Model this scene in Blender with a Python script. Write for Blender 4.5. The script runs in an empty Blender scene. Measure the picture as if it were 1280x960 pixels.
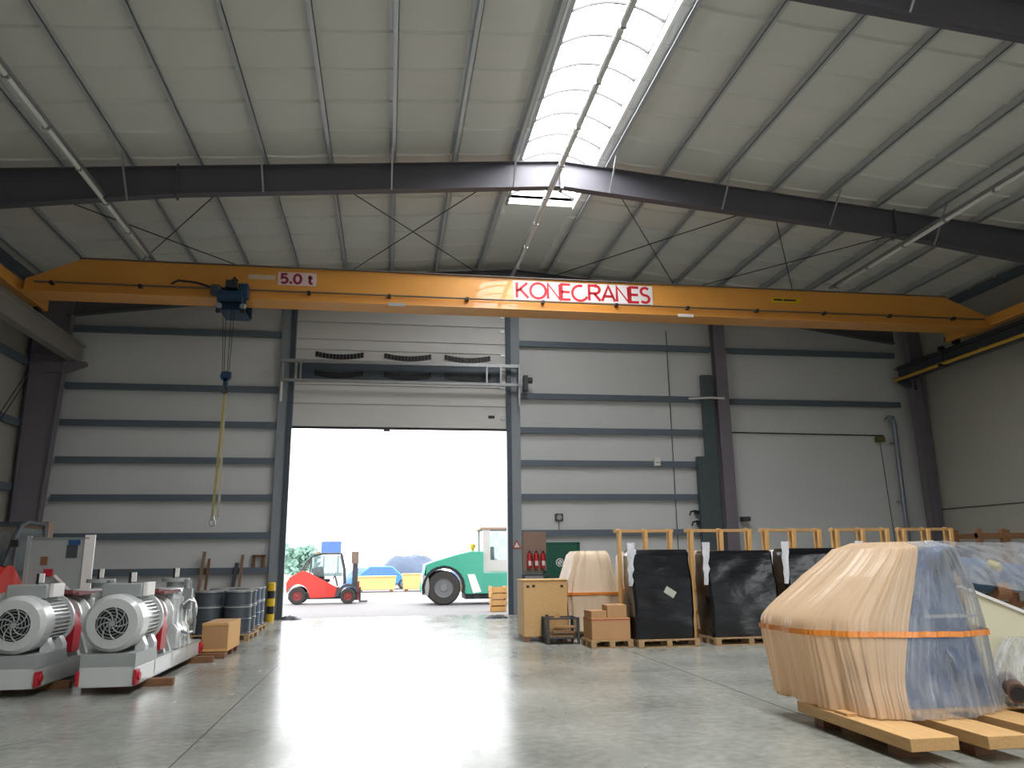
import bpy, bmesh, math, random
from mathutils import Vector, Matrix, noise
random.seed(7)
PI = math.pi
SC = bpy.context.scene
COL = SC.collection
R = math.radians

# ------------------------------------------------------------------ mesh builder
class MB:
    def __init__(s): s.v = []; s.f = []
    def add(s, vs, fs):
        o = len(s.v); s.v += [tuple(v) for v in vs]; s.f += [tuple(i+o for i in f) for f in fs]; return s
    def box(s, x0, x1, y0, y1, z0, z1, m=None):
        vs = [Vector((x, y, z)) for z in (z0, z1) for y in (y0, y1) for x in (x0, x1)]
        if m: vs = [m @ v for v in vs]
        return s.add(vs, [(0,2,3,1),(4,5,7,6),(0,1,5,4),(2,6,7,3),(0,4,6,2),(1,3,7,5)])
    def cbox(s, c, d, rz=0, ry=0, rx=0):
        m = Matrix.Translation(c) @ Matrix.Rotation(rz,4,'Z') @ Matrix.Rotation(ry,4,'Y') @ Matrix.Rotation(rx,4,'X')
        return s.box(-d[0]/2, d[0]/2, -d[1]/2, d[1]/2, -d[2]/2, d[2]/2, m)
    def bar(s, p0, p1, w, h, up=(0,0,1)):
        p0 = Vector(p0); p1 = Vector(p1); d = (p1-p0).normalized(); u = Vector(up)
        if abs(d.dot(u)) > .98: u = Vector((0,1,0))
        a = d.cross(u).normalized(); b = a.cross(d).normalized()
        vs = [p + a*i*w/2 + b*j*h/2 for p in (p0, p1) for j in (-1,1) for i in (-1,1)]
        return s.add(vs, [(0,1,3,2),(4,6,7,5),(0,4,5,1),(2,3,7,6),(0,2,6,4),(1,5,7,3)])
    def tube(s, path, r, n=10, cap=True, r1=None):
        P = [Vector(p) for p in path]; rings = []
        for i, p in enumerate(P):
            d = (P[min(i+1,len(P)-1)] - P[max(i-1,0)]).normalized()
            u = Vector((0,0,1)) if abs(d.z) < .9 else Vector((0,1,0))
            a = d.cross(u).normalized(); b = a.cross(d)
            rr = r if r1 is None else r + (r1-r)*i/(len(P)-1)
            rings.append([p + a*rr*math.cos(2*PI*k/n) + b*rr*math.sin(2*PI*k/n) for k in range(n)])
        return s.rings(rings, cap)
    def rings(s, rings, cap=True, closed=True):
        n = len(rings[0]); vs = [v for r in rings for v in r]; fs = []
        for i in range(len(rings)-1):
            for k in range(n if closed else n-1):
                a = i*n+k; b = i*n+(k+1)%n
                fs.append((a, b, b+n, a+n))
        if cap: fs += [tuple(range(n))[::-1], tuple(range((len(rings)-1)*n, len(rings)*n))]
        return s.add(vs, fs)
    def lathe(s, prof, org=(0,0,0), axis='Y', n=32, cap=True):
        o = Vector(org); rg = []
        for r, t in prof:
            ring = []
            for k in range(n):
                c, q = r*math.cos(2*PI*k/n), r*math.sin(2*PI*k/n)
                ring.append(o + Vector({'Y':(c,t,q),'X':(t,c,q),'Z':(c,q,t)}[axis]))
            rg.append(ring)
        return s.rings(rg, cap)
    def prism(s, poly, a0, a1, plane='XZ'):
        f = {'XZ':lambda p,t:(p[0],t,p[1]),'YZ':lambda p,t:(t,p[0],p[1]),'XY':lambda p,t:(p[0],p[1],t)}[plane]
        n = len(poly)
        vs = [f(p,a0) for p in poly] + [f(p,a1) for p in poly]
        return s.add(vs, [tuple(range(n)), tuple(range(2*n-1,n-1,-1))] + [(i,i+n,(i+1)%n+n,(i+1)%n) for i in range(n)])
    def build(s, name, mat, parent=None, bevel=0, smooth=True, loc=None, noise_amp=0):
        me = bpy.data.meshes.new(name); me.from_pydata(s.v, [], s.f)
        bm = bmesh.new(); bm.from_mesh(me); bmesh.ops.recalc_face_normals(bm, faces=bm.faces); bm.to_mesh(me); bm.free()
        me.materials.append(mat)
        if smooth:
            for p in me.polygons: p.use_smooth = True
            me.set_sharp_from_angle(angle=R(35))
        o = bpy.data.objects.new(name, me); COL.objects.link(o)
        if parent: o.parent = parent
        if loc: o.location = loc
        if bevel:
            b = o.modifiers.new('edge', 'BEVEL'); b.width = bevel; b.segments = 2; b.limit_method = 'ANGLE'; b.angle_limit = R(40)
        return o

def B(*a): return MB().box(*a)
def tag(o, label=None, cat=None, group=None, kind=None):
    if label: o['label'] = label
    if cat: o['category'] = cat
    if group: o['group'] = group
    if kind: o['kind'] = kind
    return o
def thing(name, label, cat, loc=(0,0,0), rz=0, group=None):
    o = bpy.data.objects.new(name, None); COL.objects.link(o); o.empty_display_size = .2
    o.location = loc; o.rotation_euler = (0,0,rz)
    return tag(o, label, cat, group)
def struct(name, mb, mat, parent=None, bevel=0, smooth=True):
    o = mb.build(name, mat, parent, bevel, smooth)
    if not parent: o['kind'] = 'structure'
    return o
def dup(src, loc=None, rz=None, label=None, group=None, scale=None):
    bpy.context.view_layer.update()
    def cp(o, parent):
        c = o.copy(); COL.objects.link(c)
        if parent: c.parent = parent
        for ch in list(o.children): cp(ch, c)
        return c
    c = cp(src, None)
    if loc is not None: c.location = loc
    if rz is not None: c.rotation_euler = (0,0,rz)
    if label: c['label'] = label
    if group: c['group'] = group
    if scale: c.scale = (scale,)*3
    return c

# ------------------------------------------------------------------ materials
def lin(h):
    h = h.lstrip('#'); c = [int(h[i:i+2],16)/255 for i in (0,2,4)]
    return [x/12.92 if x <= .04045 else ((x+.055)/1.055)**2.4 for x in c]
def M(name, hexc, rough=.6, metal=0, var=.12, scale=4, bump=0, bscale=30, coat=0, spec=.5, stretch=(1,1,1)):
    m = bpy.data.materials.new(name); m.use_nodes = True
    nt = m.node_tree; b = nt.nodes['Principled BSDF']; L = nt.links.new
    c = lin(hexc)
    b.inputs['Roughness'].default_value = rough; b.inputs['Metallic'].default_value = metal
    b.inputs['Coat Weight'].default_value = coat; b.inputs['Specular IOR Level'].default_value = spec
    tc = nt.nodes.new('ShaderNodeTexCoord'); mp = nt.nodes.new('ShaderNodeMapping'); mp.inputs['Scale'].default_value = stretch
    L(tc.outputs['Object'], mp.inputs['Vector'])
    nz = nt.nodes.new('ShaderNodeTexNoise'); nz.inputs['Scale'].default_value = scale; nz.inputs['Detail'].default_value = 6
    L(mp.outputs[0], nz.inputs['Vector'])
    mx = nt.nodes.new('ShaderNodeMix'); mx.data_type = 'RGBA'
    mx.inputs[6].default_value = [x*(1-var) for x in c]+[1]; mx.inputs[7].default_value = [min(1,x*(1+var)) for x in c]+[1]
    L(nz.outputs['Fac'], mx.inputs[0]); L(mx.outputs[2], b.inputs['Base Color'])
    if bump:
        n2 = nt.nodes.new('ShaderNodeTexNoise'); n2.inputs['Scale'].default_value = bscale; n2.inputs['Detail'].default_value = 4
        L(mp.outputs[0], n2.inputs['Vector'])
        bp = nt.nodes.new('ShaderNodeBump'); bp.inputs['Strength'].default_value = bump; bp.inputs['Distance'].default_value = .02
        L(n2.outputs['Fac'], bp.inputs['Height']); L(bp.outputs[0], b.inputs['Normal'])
    return m
def emis(name, hexc, st):
    m = bpy.data.materials.new(name); m.use_nodes = True
    b = m.node_tree.nodes['Principled BSDF']; c = lin(hexc)
    b.inputs['Base Color'].default_value = c+[1]; b.inputs['Emission Color'].default_value = c+[1]; b.inputs['Emission Strength'].default_value = st
    b.inputs['Roughness'].default_value = .5
    return m
def wave_wall(name, hexc, pitch, axis='X', depth=.3, rough=.5, width=.06, var=.05):
    """sheet wall panels with narrow vertical grooves every `pitch` metres"""
    m = M(name, hexc, rough, 0, var, .7); nt = m.node_tree; L = nt.links.new; b = nt.nodes['Principled BSDF']
    tc = nt.nodes.new('ShaderNodeTexCoord'); sp = nt.nodes.new('ShaderNodeSeparateXYZ'); L(tc.outputs['Object'], sp.inputs[0])
    d = nt.nodes.new('ShaderNodeMath'); d.operation = 'DIVIDE'; L(sp.outputs[axis], d.inputs[0]); d.inputs[1].default_value = pitch
    fr = nt.nodes.new('ShaderNodeMath'); fr.operation = 'FRACT'; L(d.outputs[0], fr.inputs[0])
    lt = nt.nodes.new('ShaderNodeMath'); lt.operation = 'GREATER_THAN'; L(fr.outputs[0], lt.inputs[0]); lt.inputs[1].default_value = width
    bp = nt.nodes.new('ShaderNodeBump'); bp.inputs['Strength'].default_value = depth; bp.inputs['Distance'].default_value = .02
    L(lt.outputs[0], bp.inputs['Height']); L(bp.outputs[0], b.inputs['Normal'])
    return m
def plastic(name, hexc, clear, tint='#ffffff', rough=.25, bump=.4, bscale=6, stretch=(3,3,.5), vary=1):
    """thin milky film: part clear, part translucent, part diffuse, with a gloss"""
    m = bpy.data.materials.new(name); m.use_nodes = True; nt = m.node_tree; L = nt.links.new
    for n in list(nt.nodes): nt.nodes.remove(n)
    out = nt.nodes.new('ShaderNodeOutputMaterial')
    tr = nt.nodes.new('ShaderNodeBsdfTransparent'); tr.inputs[0].default_value = lin(tint)+[1]
    tl = nt.nodes.new('ShaderNodeBsdfTranslucent'); tl.inputs[0].default_value = lin(hexc)+[1]
    df = nt.nodes.new('ShaderNodeBsdfDiffuse'); df.inputs[0].default_value = lin(hexc)+[1]
    gl = nt.nodes.new('ShaderNodeBsdfGlossy'); gl.inputs['Roughness'].default_value = rough
    m1 = nt.nodes.new('ShaderNodeMixShader'); m1.inputs[0].default_value = .5; L(tl.outputs[0], m1.inputs[1]); L(df.outputs[0], m1.inputs[2])
    m2 = nt.nodes.new('ShaderNodeMixShader'); L(m1.outputs[0], m2.inputs[1]); L(tr.outputs[0], m2.inputs[2])
    m3 = nt.nodes.new('ShaderNodeMixShader')
    lw = nt.nodes.new('ShaderNodeLayerWeight'); lw.inputs[0].default_value = .25
    tc = nt.nodes.new('ShaderNodeTexCoord'); mp = nt.nodes.new('ShaderNodeMapping'); mp.inputs['Scale'].default_value = stretch
    L(tc.outputs['Object'], mp.inputs[0])
    nz = nt.nodes.new('ShaderNodeTexNoise'); nz.inputs['Scale'].default_value = bscale; nz.inputs['Detail'].default_value = 5; L(mp.outputs[0], nz.inputs['Vector'])
    mr = nt.nodes.new('ShaderNodeMapRange'); L(nz.outputs['Fac'], mr.inputs[0]); mr.inputs[1].default_value = .35; mr.inputs[2].default_value = .7
    mr.inputs[3].default_value = min(1,clear+.1*vary); mr.inputs[4].default_value = max(0,clear-.12*vary)
    L(mr.outputs[0], m2.inputs[0])
    bp = nt.nodes.new('ShaderNodeBump'); bp.inputs['Strength'].default_value = bump; bp.inputs['Distance'].default_value = .03; L(nz.outputs['Fac'], bp.inputs['Height'])
    for n in (df, gl, tl, lw): L(bp.outputs[0], n.inputs['Normal'])
    ml = nt.nodes.new('ShaderNodeMath'); ml.operation = 'MULTIPLY'; ml.inputs[1].default_value = .45; L(lw.outputs['Fresnel'], ml.inputs[0])
    L(ml.outputs[0], m3.inputs[0]); L(m2.outputs[0], m3.inputs[1]); L(gl.outputs[0], m3.inputs[2]); L(m3.outputs[0], out.inputs[0])
    return m
def wood(name, hexc, rough=.7, grain=(1,14,14)):
    return M(name, hexc, rough, 0, .25, 3, .15, 8, stretch=grain)

m_wall = wave_wall('back_wall_sheet', '#d6d7d6', .25, 'X', .15)
m_wall_side = wave_wall('side_wall_sheet', '#aaa79b', 1.1, 'Y', .35, width=.02)
m_girt = M('girt_paint', '#646f79', .5, .1, .08)
m_col = M('column_paint', '#7b747c', .55, .1, .08, 2)
m_rafter = M('rafter_paint', '#5b595f', .5, .1, .06, 1)
m_galv = M('galvanized_steel', '#a9abac', .42, .75, .18, 6, stretch=(4,.6,4))
m_purlin = M('purlin_zinc', '#c2c6c8', .38, .35, .12, 5, stretch=(4,.5,4))
m_foil = M('insulation_membrane', '#dcdcd4', .55, 0, .06, .8, .1, 5)
m_orange = M('crane_orange', '#de9b46', .4, 0, .06, 1.5, coat=.3)
m_darkrail = M('rail_grey', '#6d5f50', .6, .2)
m_white = M('white_plate', '#e8e4e0', .5, 0, .03)
m_red_ink = M('red_ink', '#c8202c', .5, 0, .03)
m_dred_ink = M('dark_red_ink', '#8c2038', .5, 0, .03)
m_black = M('black_paint', '#1b1c20', .5, 0, .2)
m_hoist = M('hoist_blue', '#1d3a55', .45, .2, .2)
m_dsteel = M('dark_steel', '#3a3d42', .45, .6, .2)
m_yellow = M('yellow_paint', '#d9b21e', .5, 0, .1)
m_sling = M('yellow_sling', '#94894f', .8, 0, .15)
m_lgrey = M('light_grey_enamel', '#c4c6c4', .28, 0, .06, 3, coat=.3)
m_mgrey = M('grey_enamel', '#9fa3a1', .4, .1, .08)
m_redp = M('red_enamel', '#b01f2c', .4, 0, .1)
m_lred = M('forklift_red', '#cc3a30', .35, 0, .06, coat=.3)
m_teal = M('machine_green', '#43a68c', .4, 0, .08, coat=.2)
m_dgrey = M('dark_grey_paint', '#43474b', .5, .1, .12)
m_tyre = M('tyre_rubber', '#3a3836', .85, 0, .2, 10, .3, 40)
m_rim_red = M('rim_red', '#8c3a3a', .5, .1)
m_rim_grey = M('rim_grey', '#7d7f80', .5, .3)
m_glass = plastic('cab_glass', '#b3bfc2', .8, '#e6eeee', .05, 0)
m_pallet = wood('pallet_wood', '#a98a63')
m_timber = wood('timber', '#c49a63', grain=(12,1,12))
m_lath = wood('lath_pine', '#dba967', grain=(12,12,1))
m_brown = wood('brown_wood', '#7d5638')
m_osb = M('chipboard', '#cfa770', .75, 0, .22, 26, .1, 40)
m_card = M('cardboard', '#b88d62', .8, 0, .08, 4)
m_kraft = M('kraft_board', '#c29a6a', .75, 0, .12, 3)
m_tape = M('orange_tape', '#d9812c', .45, 0, .15, 18)
m_redtape = M('red_tape', '#b5533e', .5)
m_wrap = M('black_film', '#090b11', .22, 0, .3, 3, .4, 4.5, spec=.6, stretch=(1,1,2.2))
m_wfilm = M('white_film', '#d9d9dc', .3, 0, .15, 6, .6, 14)
m_beige = M('beige_cover', '#cdb79b', .5, 0, .12, 3, .5, 8, stretch=(3,3,.4))
m_sheet = plastic('beige_film', '#f6d8b4', .14, '#fff3e2', .22, .12, 2.2, (3,3,.6), .15)
m_clear = plastic('clear_film', '#dfe2e4', .66, '#ffffff', .16, .25, 2.2, (4,4,.35))
m_blue = M('machine_blue', '#1f4a78', .35, 0, .15, 3, coat=.2)
m_cream = M('cream_cabinet', '#d8d3b4', .45, 0, .04)
m_drum = M('drum_grey', '#4c535a', .4, .2, .12)
m_drumblue = M('drum_blue', '#3a4c63', .4, .1, .12)
m_greendoor = M('green_door_paint', '#0d5a46', .45, 0, .08)
m_extred = M('extinguisher_red', '#c4202a', .3, 0, .06, coat=.3)
m_pipe = M('zinc_pipe', '#8d949b', .4, .5, .1)
m_ybeam = M('yellow_conductor', '#c8a03a', .45, 0, .08)
m_door = M('door_panel', '#d9d7d3', .45, .05, .04, 1, stretch=(.3,1,4))
m_conc_out = M('yard_concrete', '#827f80', .8, 0, .1, .6)
m_tarp = M('blue_tarp', '#4667a0', .5, 0, .2, 2)
m_dtarp = M('dark_tarp', '#4c5a70', .6, 0, .25, 2)
m_skip = M('yellow_bin', '#d6b274', .6, 0, .08)
m_hedge = M('hedge_leaf', '#83a596', .9, 0, .35, 3)
m_cab = M('cab_light_grey', '#c9c6c2', .5, 0, .05)
m_tube = M('lamp_tube_white', '#dcdcd6', .35, 0, .04)

def floor_mat():
    m = M('polished_concrete', '#87887f', .3, 0, .0); nt = m.node_tree; L = nt.links.new; b = nt.nodes['Principled BSDF']
    tc = nt.nodes.new('ShaderNodeTexCoord')
    def nz(scale, det, st=(1,1,1)):
        mp = nt.nodes.new('ShaderNodeMapping'); mp.inputs['Scale'].default_value = st; L(tc.outputs['Object'], mp.inputs[0])
        n = nt.nodes.new('ShaderNodeTexNoise'); n.inputs['Scale'].default_value = scale; n.inputs['Detail'].default_value = det; L(mp.outputs[0], n.inputs['Vector']); return n
    a, c, d = nz(.55, 8), nz(9, 8), nz(1.2, 3, (1.5,.4,1))
    r = nt.nodes.new('ShaderNodeValToRGB'); e = r.color_ramp.elements
    e[0].position = .36; e[0].color = lin('#76776f')+[1]; e[1].position = .64; e[1].color = lin('#a3a49c')+[1]
    mx = nt.nodes.new('ShaderNodeMix'); mx.inputs[0].default_value = .35; L(a.outputs['Fac'], mx.inputs[2]); L(c.outputs['Fac'], mx.inputs[3])
    L(mx.outputs[0], r.inputs[0])
    # saw-cut joints every 6 m
    sp = nt.nodes.new('ShaderNodeSeparateXYZ'); L(tc.outputs['Object'], sp.inputs[0])
    def joint(ax, off):
        ad = nt.nodes.new('ShaderNodeMath'); ad.operation = 'ADD'; ad.inputs[1].default_value = off; L(sp.outputs[ax], ad.inputs[0])
        md = nt.nodes.new('ShaderNodeMath'); md.operation = 'PINGPONG'; md.inputs[1].default_value = 3; L(ad.outputs[0], md.inputs[0])
        lt = nt.nodes.new('ShaderNodeMath'); lt.operation = 'LESS_THAN'; lt.inputs[1].default_value = .009; L(md.outputs[0], lt.inputs[0]); return lt
    jx, jy = joint('X', 1.7), joint('Y', 0.4)
    mm = nt.nodes.new('ShaderNodeMath'); mm.operation = 'MAXIMUM'; L(jx.outputs[0], mm.inputs[0]); L(jy.outputs[0], mm.inputs[1])
    m2 = nt.nodes.new('ShaderNodeMix'); m2.data_type = 'RGBA'; L(mm.outputs[0], m2.inputs[0]); L(r.outputs[0], m2.inputs[6]); m2.inputs[7].default_value = lin('#55564f')+[1]
    L(m2.outputs[2], b.inputs['Base Color'])
    rr = nt.nodes.new('ShaderNodeMapRange'); L(d.outputs['Fac'], rr.inputs[0]); rr.inputs[1].default_value = .3; rr.inputs[2].default_value = .7
    rr.inputs[3].default_value = .2; rr.inputs[4].default_value = .3; L(rr.outputs[0], b.inputs['Roughness'])
    bp = nt.nodes.new('ShaderNodeBump'); bp.inputs['Strength'].default_value = .015; bp.inputs['Distance'].default_value = .01; L(a.outputs['Fac'], bp.inputs['Height']); L(bp.outputs[0], b.inputs['Normal'])
    return m
m_floor = floor_mat()

# ------------------------------------------------------------------ hall dimensions
XL, XR, XC = -10.5, 18.25, 3.88
YB, YF = 24.5, -9.0
def zr(x): return 11.12 - .0875*abs(x-XC)          # underside of the roof skin
FRAMES = [23.75, 16.6, 9.55, 2.5, -4.5]

# floor, yard
struct('floor', B(XL, XR, YF, YB+.1, -.12, 0), m_floor, smooth=False)
struct('ground_yard', B(-60, 60, YB+.1, 130, -.14, -.02), m_conc_out, smooth=False)
# walls: the end wall has the goods-door opening and rises into the gable
def gable(name, y, t, x0, x1, ztop):
    mb = MB()
    mb.prism([(XL-.2,0),(x0,0),(x0,zr(x0)+.1),(XL-.2,zr(XL)+.1)], y, y+t)
    mb.prism([(x1,0),(XR+.2,0),(XR+.2,zr(XR)+.1),(x1,zr(x1)+.1)], y, y+t)
    mb.prism([(x0,ztop),(x1,ztop),(x1,zr(x1)+.1),(x0,zr(x0)+.1)], y, y+t)
    return struct(name, mb, m_wall, smooth=False)
gable('wall_back', YB, .12, -3.02, 3.7, 5.9)
gable('wall_front', YF-.12, .12, -2, -1.9, 6.5)
struct('wall_left', B(XL-.15, XL, YF, YB, 0, zr(XL)+.12), m_wall_side, smooth=False)
mb = B(XR, XR+.15, YF, -7.5, 0, zr(XR)+.12); mb.box(XR, XR+.15, 1.5, YB, 0, zr(XR)+.12); mb.box(XR, XR+.15, -7.5, 1.5, 6.4, zr(XR)+.12)   # unseen gate opening behind the camera, added to let in more daylight
struct('wall_right', mb, m_wall_side, smooth=False)
struct('ground_side', B(XR+.15, 80, -60, YB+.1, -.14, -.02), m_conc_out, smooth=False)

# ceiling skin: sagging insulation membrane between purlins, a seam every 1.08 m
PUR = [1.17 + 1.4*k for k in range(10)]
PX = sorted([XC-p for p in PUR] + [XC+p for p in PUR])
def membrane(xa, xb):
    """one slope of the ceiling from xa to xb"""
    cells = [x for x in PX if xa-.01 <= x <= xb+.01]
    ed = sorted(set([xa] + cells + [xb])); xs = []
    for i in range(len(ed)-1): xs += [ed[i] + (ed[i+1]-ed[i])*k/6 for k in range(6)]
    xs.append(ed[-1])
    ys = []; y = YF; SP = 1.08
    off = (16.49 - YF) % SP
    seams = [YF + off + SP*k for k in range(int((YB-YF)/SP)+1) if YF+off+SP*k < YB]
    s0 = [YF] + seams + [YB]
    for i in range(len(s0)-1):
        a, b = s0[i], s0[i+1]; ys += [a, a+.025, a+.05] + [a+.05+(b-a-.05)*k/5 for k in range(1,5)]
    ys.append(YB)
    rows = []
    for y in ys:
        rel = ((y-YF-off) % SP); row = []
        for x in xs:
            i = max(0, min(len(ed)-2, next((j for j in range(len(ed)-1) if ed[j+1] >= x), 0)))
            u = (x-ed[i])/(ed[i+1]-ed[i]); edge = 4*u*(1-u)
            z = zr(x) - .05*edge*(.55+.45*math.sin(PI*rel/SP))
            if rel < .055: z -= .055*(1 if .01 < rel < .04 else .3)
            row.append((x, y, z + .008*noise.noise(Vector((x*1.5, y*1.5, 0)))))
        rows.append(row)
    return MB().rings([[Vector(p) for p in r] for r in rows], cap=False, closed=False)
SKX0, SKX1, SKY1 = XC-.88, XC+.88, 19.15
mb = membrane(XL, SKX0); mr = membrane(SKX1, XR); mb.add(mr.v, mr.f)
mb.prism([(SKX0, zr(SKX0)), (XC, zr(XC)), (SKX1, zr(SKX1)), (SKX1, zr(SKX1)+.03), (XC, zr(XC)+.03), (SKX0, zr(SKX0)+.03)], SKY1, YB)
struct('ceiling', mb, m_foil)
# opaque roof deck over the membrane so no daylight leaks through
mb = MB()
mb.prism([(XL-.2, zr(XL)+.08), (SKX0, zr(SKX0)+.08), (SKX0, zr(SKX0)+.2), (XL-.2, zr(XL)+.2)], YF-.2, YB+.2)
mb.prism([(SKX1, zr(SKX1)+.08), (XR+.2, zr(XR)+.08), (XR+.2, zr(XR)+.2), (SKX1, zr(SKX1)+.2)], YF-.2, YB+.2)
mb.box(SKX0, SKX1, SKY1, YB+.2, 11.16, 11.25)
struct('roof_slab', mb, m_dgrey, smooth=False)
# ridge skylight: arched milky panes, curved bars, centre rail, curbs
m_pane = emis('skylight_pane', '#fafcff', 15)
sky = thing('window_1', None, None, (0,0,0)); sky['kind'] = 'structure'
def arch(y, r, dz=0):
    n = 12; return [Vector((XC-.88+1.76*k/n, y, zr(SKX0)+.16+dz + .3*(1-(2*k/n-1)**2))) for k in range(n+1)]
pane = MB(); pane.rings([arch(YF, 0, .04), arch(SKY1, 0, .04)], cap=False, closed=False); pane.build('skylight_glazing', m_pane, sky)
y = 16.26; bars = []
ysk = [16.26 - .9*k for k in range(28)] + [17.16, 18.06, 18.96]
m_skbar = M('skylight_bar', '#4d4a48', .7)
bb = MB()
for y in ysk:
    if y > YF+.2: bb.tube(arch(y, 0, -.07), .032, 6)
bb.build('glazing_bars', m_skbar, sky)
for sx in (-1, 1):
    x = XC + sx*.9
    B(min(x, x+sx*.05), max(x, x+sx*.05), YF, SKY1, zr(SKX0)-.12, zr(SKX0)+.2).build('curb', m_white if sx > 0 else m_galv, sky)
B(SKX0, SKX1, SKY1, SKY1+.06, zr(SKX0)-.05, zr(SKX0)+.5).build('end_board', m_white, sky)

# purlins: Z sections, one object each
for x in PX:
    z = zr(x); d = -1 if x < XC else 1
    mb = MB(); mb.box(x-.008, x+.008, YF, YB, z-.24, z-.02)
    mb.box(min(x, x-d*.085), max(x, x-d*.085), YF, YB, z-.25, z-.235); mb.box(min(x-d*.085, x-d*.072), max(x-d*.085, x-d*.072), YF, YB, z-.25, z-.22)
    mb.box(min(x, x+d*.075), max(x, x+d*.075), YF, YB, z-.035, z-.02)
    struct('purlin_beam', mb, m_purlin, smooth=False)
# eave struts
for x in (XL+.12, XR-.12):
    struct('eave_beam', B(x-.09, x+.09, YF, YB, zr(x)-.28, zr(x)-.03), m_girt, smooth=False)
# portal frames: rafters (I-sections, slightly haunched) and columns
def rafter(y, side):
    xs = [XC, XC+side*8.6, XC+side*13.4]; dep = [.66, .66, .9]
    top = [zr(x)-.25 for x in xs]; bot = [t-d for t, d in zip(top, dep)]
    mb = MB(); fl = .11
    mb.prism(list(zip(xs, top)) + list(zip(xs, bot))[::-1], y-.008, y+.008)
    for zz, t in ((top, -.018), (bot, .018)):
        mb.prism(list(zip(xs, zz)) + [(x, z+t) for x, z in zip(xs, zz)][::-1], y-fl, y+fl)
    for xx in (XC+side*.02, xs[1]):
        i = 0 if xx != xs[1] else 1
        mb.box(xx-.02, xx+.02, y-.12, y+.12, bot[i]-.06, top[i]+.04)
    return struct('rafter_beam', mb, m_rafter, smooth=False)
for y in FRAMES:
    for s in (-1, 1): rafter(y, s)
def column(y, side):
    xo = XL+.2 if side < 0 else XR-.1; s = -side
    w0, w1 = (.62, 1.0) if side < 0 else (.38, .45); zt = zr(xo)-.3
    a, b = xo, xo+s*w0; c = xo+s*w1; mb = MB()
    mb.prism([(a,0),(b,0),(c,zt),(a,zt)], y-.01, y+.01)
    mb.prism([(a,0),(a+s*.025,0),(a+s*.025,zt),(a,zt)], y-.14, y+.14)
    mb.prism([(b,0),(b-s*.025,0),(c-s*.025,zt),(c,zt)], y-.14, y+.14)
    for z in (7.35, 7.6): mb.prism([(a, z), (b+(c-b)*z/zt, z), (b+(c-b)*z/zt, z+.02), (a, z+.02)], y-.13, y+.13)
    return struct('steel_column', mb, m_col, smooth=False)
for y in FRAMES:
    for s in (-1, 1): column(y, s)
# fly braces from purlin to rafter bottom flange (frames in view)
fb = 0
for y in (16.6, 9.55):
    for k, p in enumerate(PUR):
        if k % 2 == 0 or k == 0:
            for s in (-1, 1):
                x = XC+s*p; mb = MB(); mb.bar((x, y-.75, zr(x)-.22), (x, y-.1, zr(x)-.25-(.66 if p < 9 else .8)), .035, .035)
                struct('brace_beam', mb, m_galv)
# roof cross bracing rods in the end bay
for (x0, x1) in ((-8.2, -3.6), (-1.6, 2.6), (5.2, 9.4), (9.4, 13.6)):
    for a, b in ((x0, x1), (x1, x0)):
        mb = MB(); mb.tube([(a, 16.9, zr(a)-.34), (b, 23.5, zr(b)-.34)], .014, 6); struct('bracing_beam', mb, m_dsteel)
# left-wall: post, girts, rods
struct('wall_post_column', B(XL+.02, XL+.2, 23.9, 24.2, 0, 9.4), m_girt, smooth=False)
for z in (1.6, 3.75, 5.55, 7.35):
    struct('wall_girt_beam', B(XL+.02, XL+.16, YF, 23.6, z-.1, z+.1), m_girt, smooth=False)
for dz in (0, .25):
    mb = MB(); mb.tube([(XL+.2, 20.8, 3.6+dz), (XL+.2, 23.9, 7.2+dz)], .013, 6); struct('wall_bracing_beam', mb, m_dsteel)
# end-wall girts (cold-rolled, flange lit on top) one object per bay
def girt(x0, x1, z):
    mb = MB(); mb.box(x0, x1, YB-.19, YB-.01, z+.02, z+.032); mb.box(x0, x1, YB-.2, YB-.185, z, z+.19); mb.box(x0, x1, YB-.19, YB-.01, z+.165, z+.18)
    struct('girt_beam', mb, m_girt, smooth=False)
for z in (8.5, 6.73, 5.62, 4.52, 3.42, 2.31, 1.3): girt(XL+.9, -3.42, z)
for z in (8.46, 6.7, 5.58, 4.52, 3.45, 2.33): girt(4.13, 10.75, z)
for z in (8.44, 6.66): girt(11.35, XR-.6, z)
# end-wall posts beside the door and the wind post
m_jamb = M('jamb_paint', '#8d949a', .5, .1, .06)
struct('trim_1', B(-3.42, -3.02, YB-.24, YB, 0, zr(-3.2)-.3), m_jamb, smooth=False)
struct('trim_2', B(3.78, 4.12, YB-.24, YB, 0, zr(4)-.3), m_jamb, smooth=False)
mb = MB(); x = 10.95
mb.box(x-.2, x+.2, YB-.52, YB-.5, 0, zr(x)-.3); mb.box(x-.2, x+.2, YB-.22, YB-.2, 0, zr(x)-.3); mb.box(x-.012, x+.012, YB-.51, YB-.2, 0, zr(x)-.3)
struct('wind_post_column', mb, m_col, smooth=False)
# eave of the gable: edge angle under the roof
for (a, b) in ((XL, XC), (XC, XR)):
    mb = MB(); mb.bar((a, YB-.1, zr(a)-.36), (b, YB-.1, zr(b)-.36), .16, .14); struct('gable_beam', mb, m_girt, smooth=False)

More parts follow.
